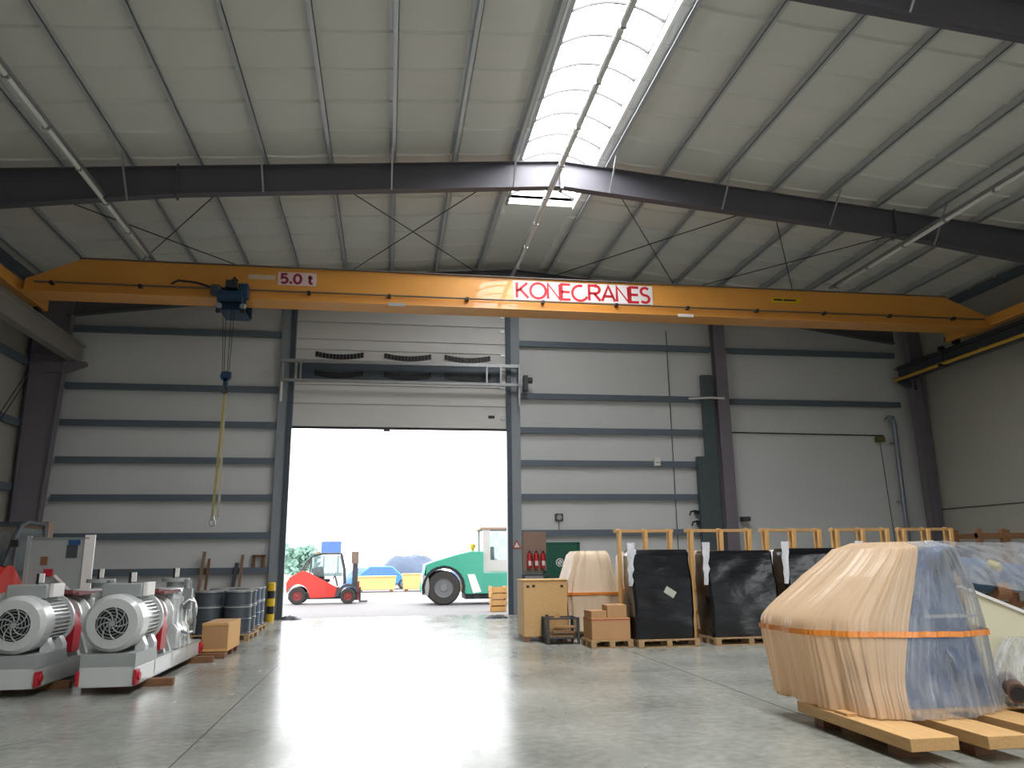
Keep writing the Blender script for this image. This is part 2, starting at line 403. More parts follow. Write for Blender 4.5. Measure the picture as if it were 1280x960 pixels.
# ------------------------------------------------------------------ goods door (vertical lift sectional)
d1 = thing('door_1', None, None, (0,0,0)); d1['kind'] = 'structure'
zs = [5.7, 6.42, 7.03, 7.6, 8.16, 8.5, 9.07, 9.62, 10.2]
for a, b in zip(zs, zs[1:]):
    mb = MB(); mb.box(-2.98, 3.68, YB-.13, YB-.08, a+.018, b-.018)
    mb.box(-2.98, 3.68, YB-.08, YB-.06, a, b)
    mb.build('door_section', m_door, d1, smooth=False)
B(-2.98, 3.68, YB-.12, YB-.08, 5.64, 5.7).build('bottom_seal', m_black, d1)
for x in (-3.05, 3.75):
    B(x-.075, x+.075, YB-.3, YB-.14, 0, 10.3).build('guide_rail', M('guide_paint', '#4b555e', .5, .1), d1, smooth=False)
hg = MB()
for z in (6.0, 7.0, 8.1, 8.9, 9.4): hg.box(3.5, 3.66, YB-.16, YB-.13, z, z+.09)
hg.build('hinges', m_galv, d1)
B(3.1, 3.3, YB-.17, YB-.13, 6.05, 6.13).build('handle', m_black, d1)
mb = MB(); mb.box(-.2, 0, YB-.2, YB-.1, 5.58, 5.66); mb.build('latch', m_dgrey, d1)
# arched vision grilles in the door, upper and lower rows
for zz, dm in ((7.86, m_black), (7.24, m_black)):
    for x0 in (-2.38, -.24, 1.68):
        mb = MB(); w = 1.5
        for k in range(14):
            x = x0 + w*(k+.5)/14; z = zz + .35*((k+.5)/14-.5)**2 
            yo = 0 if zz > 7.5 else -.055; mb.box(x-.049, x+.049, YB-.155+yo, YB-.125+yo, z, z+.16)
        gr = mb.build('grille', dm, d1, smooth=False)
# lifting frame across the opening: two galvanised chords with uprights and a dark infill
hd = thing('door_lifting_frame', 'galvanized horizontal lifting frame across the upper part of the goods door', 'door frame', (0,0,0))
B(-3.35, 4.1, YB-.62, YB-.5, 7.62, 7.72).build('top_chord', m_galv, hd, smooth=False)
B(-3.35, 4.1, YB-.62, YB-.5, 7.02, 7.1).build('bottom_chord', m_galv, hd, smooth=False)
B(-2.9, 3.55, YB-.165, YB-.135, 7.16, 7.78).build('infill_panel', M('smoky_panel', '#4c565f', .35, .1), hd, smooth=False)
for x in (-3.3, -2.75, 3.0, 3.45, 4.05):
    B(x-.025, x+.025, YB-.63, YB-.55, 7.02, 7.72).build('upright', m_galv, hd, smooth=False)
for x in (-3.3, 4.05):
    B(x-.04, x+.04, YB-.62, YB-.25, 7.66, 7.7).build('bracket', m_galv, hd, smooth=False)
    B(x-.04, x+.04, YB-.62, YB-.25, 7.04, 7.08).build('bracket', m_galv, hd, smooth=False)
    B(x-.03, x+.03, YB-.56, YB-.5, 6.4, 7.6).build('guide_tube', m_white if x < 0 else m_galv, hd, smooth=False)
mo = MB(); mo.lathe([(.0,-.14),(.1,-.14),(.1,.14),(.0,.14)], (4.35, YB-.45, 7.25), 'X', 14); mo.box(4.2,4.34,YB-.55,YB-.35,6.9,7.4); mo.build('drive_motor', m_dgrey, hd)

# ------------------------------------------------------------------ crane
def letters(text, h, w, x0, z0, gap=.16, italic=0):
    """flat letters as strokes in XZ, y is the face; returns MB"""
    def arc(cx, cz, rx, rz, a0, a1, n=14): return [(cx+rx*math.cos(R(a0+(a1-a0)*k/n)), cz+rz*math.sin(R(a0+(a1-a0)*k/n))) for k in range(n+1)]
    G = {'K':(.72,[[(0,0),(0,1)],[(.02,.42),(.66,1)],[(.2,.58),(.72,0)]]),
         'O':(.98,[arc(.49,.5,.49,.5,0,360,24)]),
         'N':(.74,[[(0,0),(0,1),(.74,0),(.74,1)]]),
         'E':(.56,[[(.56,0),(0,0),(0,1),(.56,1)],[(0,.5),(.52,.5)]]),
         'C':(.95,[arc(.5,.46,.5,.5,72,335,20)]),
         'R':(.7,[[(0,0),(0,1),(.4,1)]+arc(.4,.74,.28,.26,90,-90,8)+[(0,.48)],[(.32,.48),(.72,0)]]),
         'A':(.84,[[(0,0),(.42,1),(.84,0)],[(.14,.32),(.7,.32)]]),
         'S':(.56,[arc(.29,.75,.26,.25,35,270,10)[:-1]+arc(.28,.25,.28,.25,90,-145,10)]),
         '5':(.6,[[(.55,1),(.1,1),(.06,.55)]+arc(.28,.32,.3,.32,125,-140,12)]),
         '0':(.62,[arc(.31,.5,.31,.5,0,360,24)]),
         '.':(.2,[[(.1,-.08),(.1,.2)]]),
         't':(.4,[[(.12,.95),(.12,.2),(.2,.04),(.38,.04)],[(-.04,.66),(.36,.66)]]),
         ' ':(.3,[])}
    mb = MB(); x = x0
    for ch in text:
        wd, st = G[ch]
        for line in st:
            pts = [Vector((x+p[0]*h, 0, z0+p[1]*h)) for p in line]
            L_ = []; Rr = []
            for i, p in enumerate(pts):
                closed = (pts[0]-pts[-1]).length < 1e-4
                pa = pts[i-1] if i > 0 else (pts[-2] if closed else None)
                pb = pts[i+1] if i < len(pts)-1 else (pts[1] if closed else None)
                da = (p-pa).normalized() if pa is not None else None; db = (pb-p).normalized() if pb is not None else None
                if da is None: da = db
                if db is None: db = da
                na = Vector((-da.z,0,da.x)); nb = Vector((-db.z,0,db.x)); mm = (na+nb)
                mm = mm.normalized() if mm.length > .1 else na
                k = min(1.8, 1/max(.4, mm.dot(na)))
                L_.append(p+mm*w/2*k); Rr.append(p-mm*w/2*k)
            n = len(pts); vs = [(v.x, dy, v.z) for dy in (0,-.004) for v in L_+Rr]
            fs = []
            for i in range(n-1):
                fs += [(2*n+i, 2*n+i+1, 3*n+i+1, 3*n+i), (i, n+i, n+i+1, i+1), (i,i+1,2*n+i+1,2*n+i), (n+i,3*n+i,3*n+i+1,n+i+1)]
            mb.add(vs, fs)
        x += wd*h + gap*h
    return mb, x
CY0, CY1 = 19.62, 20.22
crane = thing('bridge_crane', 'long orange single-girder bridge crane spanning the hall under the roof', 'crane', (0,0,0))
g = MB()
prof = [(-8.95, 8.18), (17.6, 8.18), (17.6, 8.5), (16.15, 9.07), (-7.7, 9.07), (-8.95, 8.5)]
g.prism(prof, CY0+.08, CY1-.08)
girder = g.build('girder', m_orange, crane, bevel=.01)
B(-8.95, 17.6, CY0-.06, CY1+.06, 8.14, 8.18).build('bottom_flange', m_orange, crane)
B(-7.75, 16.2, CY0+.02, CY1-.02, 9.07, 9.09).build('top_flange', M('low_bounce_grey', '#77706a', .9), crane)  # grey instead of orange, added to cut the orange bounce onto the roof
for x in [-7 + 2.9*k for k in range(8)]:
    pass
sb = B(3.2, 7.12, CY0+.065, CY0+.08, 8.46, 9.0).build('brand_sign', m_white, crane)
lm, xe = letters('KONECRANES', .43, .074, 0, 0, .13)
W = xe-.13*.43
for i, v in enumerate(lm.v): lm.v[i] = (3.2 + .1 + v[0]/W*3.72, CY0+.0645+v[1]*.5, 8.515+v[2])
lm.build('lettering', m_red_ink, sb, smooth=False)
sb2 = B(-2.95, -1.98, CY0+.065, CY0+.08, 8.6, 8.95).build('capacity_sign', M('pink_white_plate', '#e3c9c4', .5), crane)
lm, xe = letters('5.0 t', .24, .062, 0, 0, .2)
W = xe-.2*.24
for i, v in enumerate(lm.v): lm.v[i] = (-2.87 + v[0]/W*.8, CY0+.0645+v[1]*.5, 8.655+v[2])
lm.build('lettering', m_dred_ink, sb2, smooth=False)
pl = B(-3.68, -3.02, CY0+.068, CY0+.08, 8.73, 8.85).build('type_plate', M('pale_plate', '#cdb9a0', .5), crane)
pl = B(10.64, 11.55, CY0+.068, CY0+.08, 8.68, 8.83).build('warning_plate', m_yellow, crane)
mb = MB()
for (a, b) in ((10.72, 10.98), (11.02, 11.4)): mb.box(a, b, CY0+.064, CY0+.068, 8.74, 8.79)
mb.build('print', m_black, pl)
# festoon rail with hangers
fr = MB(); fr.tube([(-8.7, CY0-.02, 8.4), (17.3, CY0-.02, 8.39)], .025, 8); fr.build('cable_rail', m_darkrail, crane)
for k in range(13):
    x = -8.3 + 2.05*k
    B(x-.04, x+.04, CY0-.05, CY0+.08, 8.35, 8.43).build('rail_clip', m_black, crane)
cb = MB(); cb.tube([(-5.5, CY0-.06, 8.46), (-5.35, CY0-.06, 8.56), (-4.9, CY0-.06, 8.52), (-4.5, CY0-.06, 8.4)], .03, 8); cb.build('cable_loop', m_black, crane)
for x in (.1, 8.0): B(x-.22, x+.22, CY0-.09, CY0-.06, 8.1, 8.18).build('stop_plate', m_white if x > 5 else m_mgrey, crane)
for x, s in ((-9.2, 1), (17.55, -1)):
    ec = MB(); ec.box(x-.13, x+.13, 17.6, 21.45, 8.2, 8.5); o = ec.build('end_carriage', m_orange, crane, bevel=.02)
    for y in (17.9, 21.15):
        w = MB(); w.lathe([(0,-.06),(.13,-.06),(.13,.06),(0,.06)], (x, y, 8.19), 'X', 18); w.build('wheel', m_dsteel, o)
    B(x-.08, x+.08, 21.45, 21.55, 8.26, 8.42).build('buffer', m_black, o)
    B(x-.1*s if s < 0 else x-.1, x+.55 if s > 0 else x+.1, CY0-.1, CY1+.1, 8.18, 8.2).build('gusset_plate', m_orange, o) if False else None
    d = MB(); d.box(x+s*.13-.06, x+s*.13+.12, 17.7, 18.1, 8.2, 8.45); d.build('drive_motor', m_dgrey, o)

# runways
rl = thing('crane_runway', 'grey crane runway beam along the wall of the parked machines', 'runway beam', (0,0,0))
mb = MB(); mb.box(-9.38, -9.02, YF+.2, 24.1, 7.94, 7.98); mb.box(-9.33, -9.07, YF+.2, 24.1, 7.42, 7.46); mb.box(-9.1, -9.08, YF+.2, 24.1, 7.44, 7.96); mb.box(-9.32, -9.3, YF+.2, 24.1, 7.44, 7.96)
mb.build('beam', M('runway_paint', '#8d8780', .5, .1, .06), rl, smooth=False)
B(-9.24, -9.16, YF+.2, 24.1, 7.98, 8.06).build('rail', m_dsteel, rl, smooth=False)
rr = thing('crane_runway', 'dark crane runway beam with yellow conductor rail on the bare side wall', 'runway beam', (0,0,0))
mb = MB(); mb.box(17.42, 17.72, YF+.2, 24.1, 7.94, 7.98); mb.box(17.46, 17.68, YF+.2, 24.1, 7.5, 7.54); mb.box(17.56, 17.58, YF+.2, 24.1, 7.52, 7.96)
mb.build('beam', m_dgrey, rr, smooth=False)
B(17.52, 17.6, YF+.2, 24.1, 7.98, 8.06).build('rail', m_dsteel, rr, smooth=False)
mb = MB(); mb.tube([(17.36, YF+.3, 7.56), (17.36, 24.1, 7.56)], .055, 10); cr = mb.build('conductor_rail', m_ybeam, rr)
for y in (2, 5, 8, 11, 14, 17, 20, 23): B(17.34, 17.5, y-.02, y+.02, 7.54, 7.66).build('rail_hanger', m_galv, rr, smooth=False)
mb = MB(); mb.box(17.3, 17.44, 21.55, 21.7, 8.0, 8.12); mb.bar((17.38, 21.62, 8.1), (17.38, 21.62, 7.5), .03, .03); mb.box(17.2, 17.46, 21.58, 21.66, 7.46, 7.54)
mb.build('current_collector', m_black, crane)
# brackets carrying the runways on the columns
for y in FRAMES:
    mb = MB(); mb.prism([(-9.9, 7.4), (-8.82, 7.4), (-8.82, 7.3), (-9.35, 7.08), (-9.9, 7.05)], y-.1, y+.1); struct('bracket_beam', mb, m_col, smooth=False)
    mb = MB(); mb.prism([(17.9, 7.48), (17.3, 7.48), (17.3, 7.4), (17.9, 7.15)], y-.08, y+.08); struct('bracket_beam', mb, m_dgrey, smooth=False)

# hoist trolley on the bottom flange
tr = thing('hoist_trolley', 'dark blue electric hoist trolley hanging on the girder of the crane', 'hoist', (-4.0, 19.5, 7.95))
for yy in (-.02, .82): B(-.34, .34, yy, yy+.08, -.1, .45).build('side_plate', m_hoist, tr, bevel=.01)
mb = MB(); mb.box(-.3, .3, -.02, .9, -.14, -.1); mb.build('bottom_plate', m_hoist, tr)
mb = MB(); mb.lathe([(0,-.3),(.17,-.3),(.17,-.26),(.14,-.26),(.14,.26),(.17,.26),(.17,.3),(0,.3)], (0,-.22,.16), 'X', 22); mb.build('rope_drum', m_hoist, tr)
mb = MB(); mb.lathe([(0,-.12),(.13,-.12),(.15,-.08),(.15,.06),(.1,.12),(0,.12)], (-.36,-.2,.3), 'X', 18); mb.build('motor', m_dgrey, tr)
mb = MB(); mb.box(.18, .42, -.34, -.04, .12, .46); mb.build('control_box', m_hoist, tr, bevel=.01)
mb = MB(); mb.box(-.13, .12, -.3, -.1, .36, .56); mb.tube([(.0,-.2,.56),(.06,-.2,.66),(.14,-.2,.56)], .03, 8); mb.build('gearbox', m_dsteel, tr, bevel=.02)
for x in (-.26, .26):
    mb = MB(); mb.lathe([(0,-.03),(.09,-.03),(.09,.03),(0,.03)], (x, .1, .26), 'Y', 16); mb.build('wheel', m_galv, tr)
for x in (-.28, .3):
    mb = MB(); mb.lathe([(0,-.05),(.06,-.05),(.085,.0),(.06,.05),(0,.05)], (x, -.2, -.1), 'Y', 14); mb.build('guide_roller', m_galv, tr)
    mb = MB(); mb.box(x-.05, x+.05, -.24, -.14, -.27, -.17); mb.build('limit_switch', m_black, tr)
for x in (-.17, -.1, .04, .11):
    mb = MB(); mb.tube([(x, -.2, .1), (x*.55-.02, .0, -1.75)], .008, 5); mb.build('rope', m_dsteel, tr)
hb = MB(); hb.box(-.13, .1, -.06, .06, -1.9, -1.74); hb.lathe([(0,-.05),(.13,-.05),(.13,.05),(0,.05)], (-.02,0,-1.85), 'Y', 18); hb.box(-.07, .03, -.05, .05, -2.1, -1.9)
hk = hb.build('hook_block', m_hoist, tr, bevel=.008)
mb = MB(); mb.tube([(-.02,0,-2.08)] + [(-.02+.075*math.sin(R(a)), 0, -2.2+.075*math.cos(R(a))) for a in range(0,300,30)], .018, 8); mb.build('hook', m_dsteel, hk)
# long yellow slings on the hook
slg = thing('lifting_sling', 'yellow webbing slings with a shackle hanging from the hoist hook', 'sling', (-4.02, 19.5, 2.45))
for k, (dx, r) in enumerate(((-.05, .02), (.05, .02))):
    mb = MB(); mb.rings([[Vector((dx*t + sx*.028 + (-.06 if k == 0 else .0)*t*.6, sy*.006 + .02*k, 3.24 - 3.02*t)) for sx, sy in ((-1,-1),(1,-1),(1,1),(-1,1))] for t in [i/12 for i in range(13)]])
    mb.build('webbing', m_sling if k == 0 else M('pale_webbing', '#a8a08a', .8), slg)
mb = MB(); mb.tube([(-.03, 0, 3.22), (-.05, 0, 3.3), (0, 0, 3.36), (.05, 0, 3.3), (.03, 0, 3.22)], .016, 8); mb.build('eye_ring', m_dsteel, slg)
mb = MB(); mb.tube([(0-.07+.06*math.sin(R(a)), 0, .1+.075*math.cos(R(a))) for a in range(0, 361, 30)], .02, 8, cap=False); mb.box(-.12,-.04,-.03,.03,.17,.25); mb.build('shackle', m_galv, slg)

# strip-light lines hung under the roof
def light_line(x, y1, z, label):
    t = thing('light_line', label, 'strip light', (x, 0, z), 0, 'strip lights along the hall')
    B(-.05, .05, YF+1, y1, .06, .13).build('trunking', m_galv, t, smooth=False)
    y = YF+1.2
    while y+1.5 < y1:
        mb = MB(); mb.tube([(0, y+.02, .015), (0, y+1.46, .015)]  , .05, 10); lt = mb.build('lamp_tube', m_tube, t)
        B(-.055, .055, y+1.46, y+1.52, -.03, .07).build('lamp_holder', m_galv, lt, smooth=False)
        y += 1.54
    for yy in [f for f in FRAMES]:
        zt = zr(x)-.27-.66-z
        if yy < y1:
            B(-.02, .02, yy-.02, yy+.02, .1, max(.12, zt)).build('hanger', m_galv, t, smooth=False)
    return t
light_line(3.6, 22.6, 10.05, 'line of white strip lights under the ridge in the middle')
light_line(-6.22, 20.4, 9.27, 'line of white strip lights under the roof slope above the hoist side')
light_line(12.85, 20.2, 9.3, 'line of white strip lights under the roof slope above the black-wrapped pallets')

# ------------------------------------------------------------------ end-wall fittings
d2 = thing('door_2', None, None, (4.88, YB, 0)); d2['kind'] = 'structure'
B(.0, 1.05, -.08, -.03, 0, 2.08).build('leaf', m_greendoor, d2, bevel=.01)
mb = MB(); mb.box(-.06, 0, -.1, 0, 0, 2.14); mb.box(1.05, 1.11, -.1, 0, 0, 2.14); mb.box(-.06, 1.11, -.1, 0, 2.08, 2.14); mb.build('frame', m_greendoor, d2)
mb = MB(); mb.lathe([(0,-.002),(.13,-.002),(.13,.002),(0,.002)], (.46,-.083,1.52), 'Y', 28); sg = mb.build('round_sign', m_white, d2)
mb = MB(); mb.lathe([(.075,-.002),(.1,-.002),(.1,.001),(.075,.001)], (.46,-.086,1.52), 'Y', 28, cap=False); mb.bar((.39,-.087,1.59),(.53,-.087,1.45),.02,.003,(0,1,0)); mb.build('symbol', m_dgrey, sg)
B(.94, .98, -.14, -.08, 1.0, 1.16).build('handle', m_dsteel, d2)
bd = tag(B(4.14, 4.88, YB-.235, YB-.21, 1.28, 2.47).build('notice_board', M('board_brown', '#9b7f70', .8), None), 'brown backing board for the extinguishers beside the green door', 'board')
for k in range(3):
    x = 4.33 + .21*k
    t = thing('fire_extinguisher', ['red fire extinguisher on the brown board, next to the goods door', 'middle one of three red fire extinguishers on the brown board', 'red fire extinguisher on the brown board, next to the green door'][k], 'fire extinguisher', (x, YB-.325, 1.36), 0, 'fire extinguishers on the board')
    mb = MB(); mb.lathe([(0,0),(.07,0),(.075,.03),(.075,.38),(.05,.45),(.02,.47),(0,.47)], (0,0,0), 'Z', 18); mb.build('cylinder', m_extred, t)
    mb = MB(); mb.box(-.03,.03,-.03,.03,.46,.5); mb.bar((0,-.02,.5),(0,-.11,.53),.02,.015); mb.build('valve', m_black, t)
    mb = MB(); mb.tube([(.02,-.02,.48),(.08,-.04,.42),(.085,-.03,.2)], .012, 6); mb.build('hose', m_black, t)
    B(-.045,.045,-.078,-.07,.08,.22).build('label_sticker', m_white, t)
    B(-.04,.04,.06,.09,.1,.4).build('wall_bracket', m_dsteel, t)
tag(B(4.19, 4.83, YB-.24, YB-.236, 1.92, 2.02).build('extinguisher_sign', m_extred), 'red sign strip on the brown board above the extinguishers', 'sign') if False else None
bn = thing('bench', 'low grey metal stand under the extinguisher board', 'stand', (4.5, YB-.5, 0))
B(-.42,.42,-.15,.15,1.14,1.18).build('top', m_dgrey, bn)
for x in (-.39,.39): B(x-.025,x+.025,-.13,.13,0,1.14).build('leg', m_dgrey, bn)
tri = thing('warning_sign', 'small red and white triangular sign on the grey door post', 'sign', (3.95, YB-.26, 1.95))
mb = MB(); mb.prism([(-.16,0),(.16,0),(0,.28)], -.004, 0); tp = mb.build('plate', m_redtape, tri)
mb = MB(); mb.prism([(-.09,.04),(.09,.04),(0,.2)], -.007, -.004); mb.build('centre', m_white, tri)
el = thing('emergency_lamp', 'small dark emergency lamp with cable on the wall above the green door', 'lamp', (5.35, YB-.01, 2.75))
mb = MB(); mb.box(-.13,.13,-.1,0,.05,.28); mb.build('housing', m_dgrey, el, bevel=.02)
mb = MB(); mb.lathe([(0,-.12),(.07,-.12),(.09,-.1),(0,-.1)], (0,0,.16), 'Y', 16); mb.build('lens', m_mgrey, el)
mb = MB(); mb.tube([(0,-.02,.06),(0,-.02,-.35)], .012, 6); mb.build('cable', m_dgrey, el)
wb = thing('junction_box', 'small white box mounted on a wall rail right of the goods door', 'electrical box', (8.62, YB-.2, 4.55))
B(-.1,.1,-.1,0,0,.26).build('box', m_white, wb, bevel=.01); B(-.06,.06,-.11,-.1,.08,.12).build('cover', m_mgrey, wb)
mb = MB(); mb.tube([(9.25, YB-.05, 9.2), (9.25, YB-.05, .3)], .014, 6); tag(mb.build('wall_cable', m_dgrey), 'thin vertical cable running down the end wall near the wind post', 'cable')
mb = MB(); mb.tube([(11.3, YB-.05, 5.72), (16.95, YB-.05, 5.68)], .02, 6); tag(mb.build('wall_cable', m_black), 'dark horizontal cable across the plain end wall behind the racks', 'cable')
mb = MB(); mb.tube([(XR-.03, 9, 3.0), (XR-.03, 24.3, 3.1)], .014, 6); tag(mb.build('wall_cable', m_dgrey), 'dark horizontal cable along the bare side wall', 'cable')
# cable duct columns beside the wind post
dk = M('duct_green_grey', '#4e5a5c', .5, .1)
t = thing('cable_duct', 'tall dark grey cable duct against the purple-grey wind post', 'cable duct', (10.48, YB-.26, 0))
B(-.2,.18,-.14,.05,0,7.6).build('tall_cover', dk, t, smooth=False)
t2 = B(-.52,-.2,-.16,.05,0,4.85).build('wide_cover', dk, t, smooth=False)
B(-.52,-.21,-.17,-.16,2.4,2.42).build('seam', m_black, t2)
hp = thing('bent_bracket', 'thin pale lamp arm sticking out from the wind post', 'bracket', (10.6, YB-.5, 6.72))
mb = MB(); mb.tube([(.35,-.02,.06),(-.1,-.1,.06),(-.95,-.25,-.02)], .035, 8); mb.build('arm', m_white, hp); B(.3,.4,-.05,.05,0,.12).build('mount', m_galv, hp)
for k, (x, z, lb) in enumerate(((9.75, 2.95, 'upper black hose hook on the wall beside the duct'), (9.8, 2.62, 'lower black hose hook on the wall beside the duct'))):
    t = thing('hose_hook', lb, 'hook', (x, YB-.25, z)); mb = MB(); mb.tube([(-.12,0,0),(-.08,0,.12),(.08,0,.15),(.16,0,.1)], .03, 8); mb.build('hook', m_black, t); B(.12,.2,.0,.24,.05,.16).build('plate', m_black, t)
tag(B(11.35, 11.6, YB-.5, YB-.2, 2.75, 2.9).build('wall_switch', m_dgrey, bevel=.02), 'small dark switch box on the plain end wall by the wind post', 'switch')
# down pipes in the corner
t = thing('down_pipe', 'pale hooked down pipe in the corner behind the wooden racks', 'pipe', (17.15, 24.2, 0))
mb = MB(); mb.tube([(-.16,.1,6.15),(-.06,0,6.3),(.05,0,6.28),(.08,0,6.1),(.08,0,0)], .075, 12); mb.build('pipe', m_pipe, t)
for z in (1.2, 3.4, 5.4): B(-.02,.18,-.02,.25,z,z+.04).build('clamp', m_galv, t)
mb = MB(); mb.box(16.6, 16.9, YB-.2, YB-.05, 5.45, 5.62); mb.tube([(16.75, YB-.1, 5.5), (16.95, YB-.1, .5)], .015, 6)
tag(mb.build('cable_box', M('olive', '#6a6238', .7)), 'small olive junction with hanging cable in the wall corner', 'electrical box')
# bollard
t = thing('bollard', 'yellow and black striped bollard at the foot of the goods door post', 'bollard', (-3.22, 23.6, 0))
for k in range(5):
    mb = MB(); mb.lathe([(0,.21*k),(.11,.21*k),(.11,.21*(k+1)),(.08 if k == 4 else 0,.21*(k+1)+(.02 if k == 4 else 0)),(0,.21*(k+1)+(.02 if k == 4 else 0))], (0,0,0), 'Z', 20)
    mb.build('band', m_yellow if k % 2 == 0 else m_black, t)
# planks leaning on the wall
def plank(x, y, h, lean, w, label, m=m_brown, rz=0):
    mb = MB(); mb.bar((x, y, .02), (x+lean, YB-.25, h), w, .035, (0,1,0)); tag(mb.build('plank', m), label, 'plank', 'planks leaning on the end wall')
plank(-5.32, 23.8, 1.95, .08, .09, 'tall brown plank leaning on the end wall behind the grey drums, far from the door', M('weathered', '#8a6e58', .8))
plank(-5.12, 23.85, 1.75, .02, .07, 'short brown plank leaning beside the tallest plank')
plank(-4.42, 23.8, 1.62, .1, .1, 'grey plank leaning on the wall behind the drums', m_dgrey)
plank(-4.2, 23.85, 1.85, .03, .08, 'pale brown plank leaning next to the grey plank', M('pale_plank', '#8f7260', .8))
t = thing('wooden_bracket', 'small dark wooden frame resting on the wall rail near the door post', 'frame', (-3.72, YB-.12, 1.49))
for x in (-.15, .12): B(x-.03,x+.03,-.06,.06,0,.34).build('upright', m_brown, t)
B(-.2,.17,-.06,.06,.3,.36).build('crosspiece', m_brown, t)

# ------------------------------------------------------------------ pallets, boxes (right side)
def pallet(name, label, loc, w, d, rz=0, h=.14, mat=m_pallet, group='pallets along the goods side'):
    t = thing(name, label, 'pallet', loc, rz, group)
    for x in (-w/2+.05, 0, w/2-.05):
        for y in (-d/2+.07, 0, d/2-.07):
            B(x-.05, x+.05, y-.07, y+.07, .02, h-.045).build('block', mat, t, smooth=False)
    for y in (-d/2+.07, 0, d/2-.07):
        B(-w/2, w/2, y-.06, y+.06, 0, .02).build('bottom_board', mat, t, smooth=False) 
    for x in (-w/2+.05, 0, w/2-.05): B(x-.05, x+.05, -d/2, d/2, h-.045, h-.022).build('stringer', mat, t, smooth=False)
    n = 5
    for k in range(n):
        y = -d/2+.06 + (d-.12)*k/(n-1)
        B(-w/2, w/2, y-.055, y+.055, h-.022, h).build('deck_board', mat, t, smooth=False)
    return t
def loft(rings, n=96, pleat=0, freq=14, seed=0, wr=0, wscale=(3,3,9), capz=None):
    """rings: list of (z, [(x,y)...]) closed polygons with matching corners; resampled to n points"""
    out = []
    for ri, (z, poly) in enumerate(rings):
        m = len(poly); seg = n//m; ring = []
        for i in range(m):
            a = Vector(poly[i]); b = Vector(poly[(i+1) % m])
            for k in range(seg): ring.append(a.lerp(b, k/seg))
        c = sum(ring, Vector((0,0)))/len(ring)
        res = []
        for k, p in enumerate(ring):
            nrm = (p-c).normalized()
            d = 0
            pl = pleat[ri] if isinstance(pleat, (list, tuple)) else pleat
            if pl:
                th = k/len(ring)
                d += pl*(noise.noise(Vector((th*freq*3, seed, z*.35)))+.6*noise.noise(Vector((th*freq*8, seed+3, z*.5))))
            if wr: d += wr*noise.noise(Vector((p.x*wscale[0], p.y*wscale[1], z*wscale[2]+seed)))
            q = p + nrm*d
            res.append(Vector((q.x, q.y, z)))
        out.append(res)
    return MB().rings(out)
def interp(keys, steps):
    """linear in-between rings"""
    out = []
    for (z0, p0), (z1, p1) in zip(keys, keys[1:]):
        for k in range(steps):
            t = k/steps; out.append((z0+(z1-z0)*t, [tuple(Vector(a).lerp(Vector(b), t)) for a, b in zip(p0, p1)]))
    out.append(keys[-1]); return out
def rect(x0, x1, y0, y1, c=.06):
    return [(x0+c,y0),(x1-c,y0),(x1,y0+c),(x1,y1-c),(x1-c,y1),(x0+c,y1),(x0,y1-c),(x0,y0+c)]

# chipboard crate
t = thing('wooden_crate', 'large plain chipboard crate on dark feet beside the goods door', 'crate', (3.22, 16.6, 0), R(-2))
B(-.45,.45,-.5,.5,.1,1.19).build('body', m_osb, t, bevel=.008)
B(-.47,.47,-.52,.52,1.19,1.21).build('lid', m_osb, t, bevel=.004)
for x in (-.38, 0, .38): B(x-.05,x+.05,-.5,.5,0,.1).build('foot', m_brown, t)
mb = MB()
for x, z in ((-.36,1.08),(-.24,1.09),(.34,1.08),(.02,.5)): mb.box(x-.03,x+.03,-.505,-.5,z-.03,z+.02)
mb.build('label_marks', m_black, t)
# mesh box with wooden scraps
t = thing('mesh_box', 'low grey wire-mesh box full of wood scraps in front of the chipboard crate', 'mesh box', (3.42, 15.75, 0))
mb = MB()
for x in (-.3,.3):
    for y in (-.26,.26): mb.box(x-.025,x+.025,y-.025,y+.025,0,.5)
for z in (.12,.48):
    for y in (-.26,.26): mb.box(-.3,.3,y-.015,y+.015,z-.015,z+.015)
    for x in (-.3,.3): mb.box(x-.015,x+.015,-.26,.26,z-.015,z+.015)
mb.build('frame', m_dgrey, t)
mb = MB()
for k in range(1,12):
    for y in (-.26,.26): mb.box(-.3+.05*k-.003,-.3+.05*k+.003,y-.003,y+.003,.12,.3)
    for x in (-.3,.3):
        if k < 11: mb.box(x-.003,x+.003,-.26+.05*k-.003,-.26+.05*k+.003,.12,.48)
for z in (.18,.24,.3):
    for y in (-.26,.26): mb.box(-.3,.3,y-.003,y+.003,z-.003,z+.003)
mb.build('mesh', m_dgrey, t)
B(-.28,.28,-.24,.24,.1,.12).build('floor_plate', m_dgrey, t)
for k, (dx, dy, a, ln, zz) in enumerate(((-.02,-.12,.03,.5,.16),(.02,.0,-.05,.48,.2),(0,.1,.06,.5,.16),(.03,-.14,.02,.44,.24),(-.02,.05,.1,.46,.28),(.06,-.08,-.15,.4,.33))):
    mb = MB(); mb.cbox((0,0,0), (ln,.1,.04)); o = tag(mb.build('wood_offcut', m_card if k % 2 else m_timber), 'pale wooden offcut lying in the wire-mesh box', 'wood offcut', 'offcuts in the mesh box')
    o.location = (3.42+dx, 15.75+dy, zz-.02+.0); o.rotation_euler = (0, 0, a)
mb = MB(); mb.cbox((0,0,0), (.09,.03,.34)); o = tag(mb.build('wood_offcut', m_timber), 'pale upright offcut sticking out of the mesh box', 'wood offcut'); o.location = (3.28,15.62,.42); o.rotation_euler = (0,.5,0)
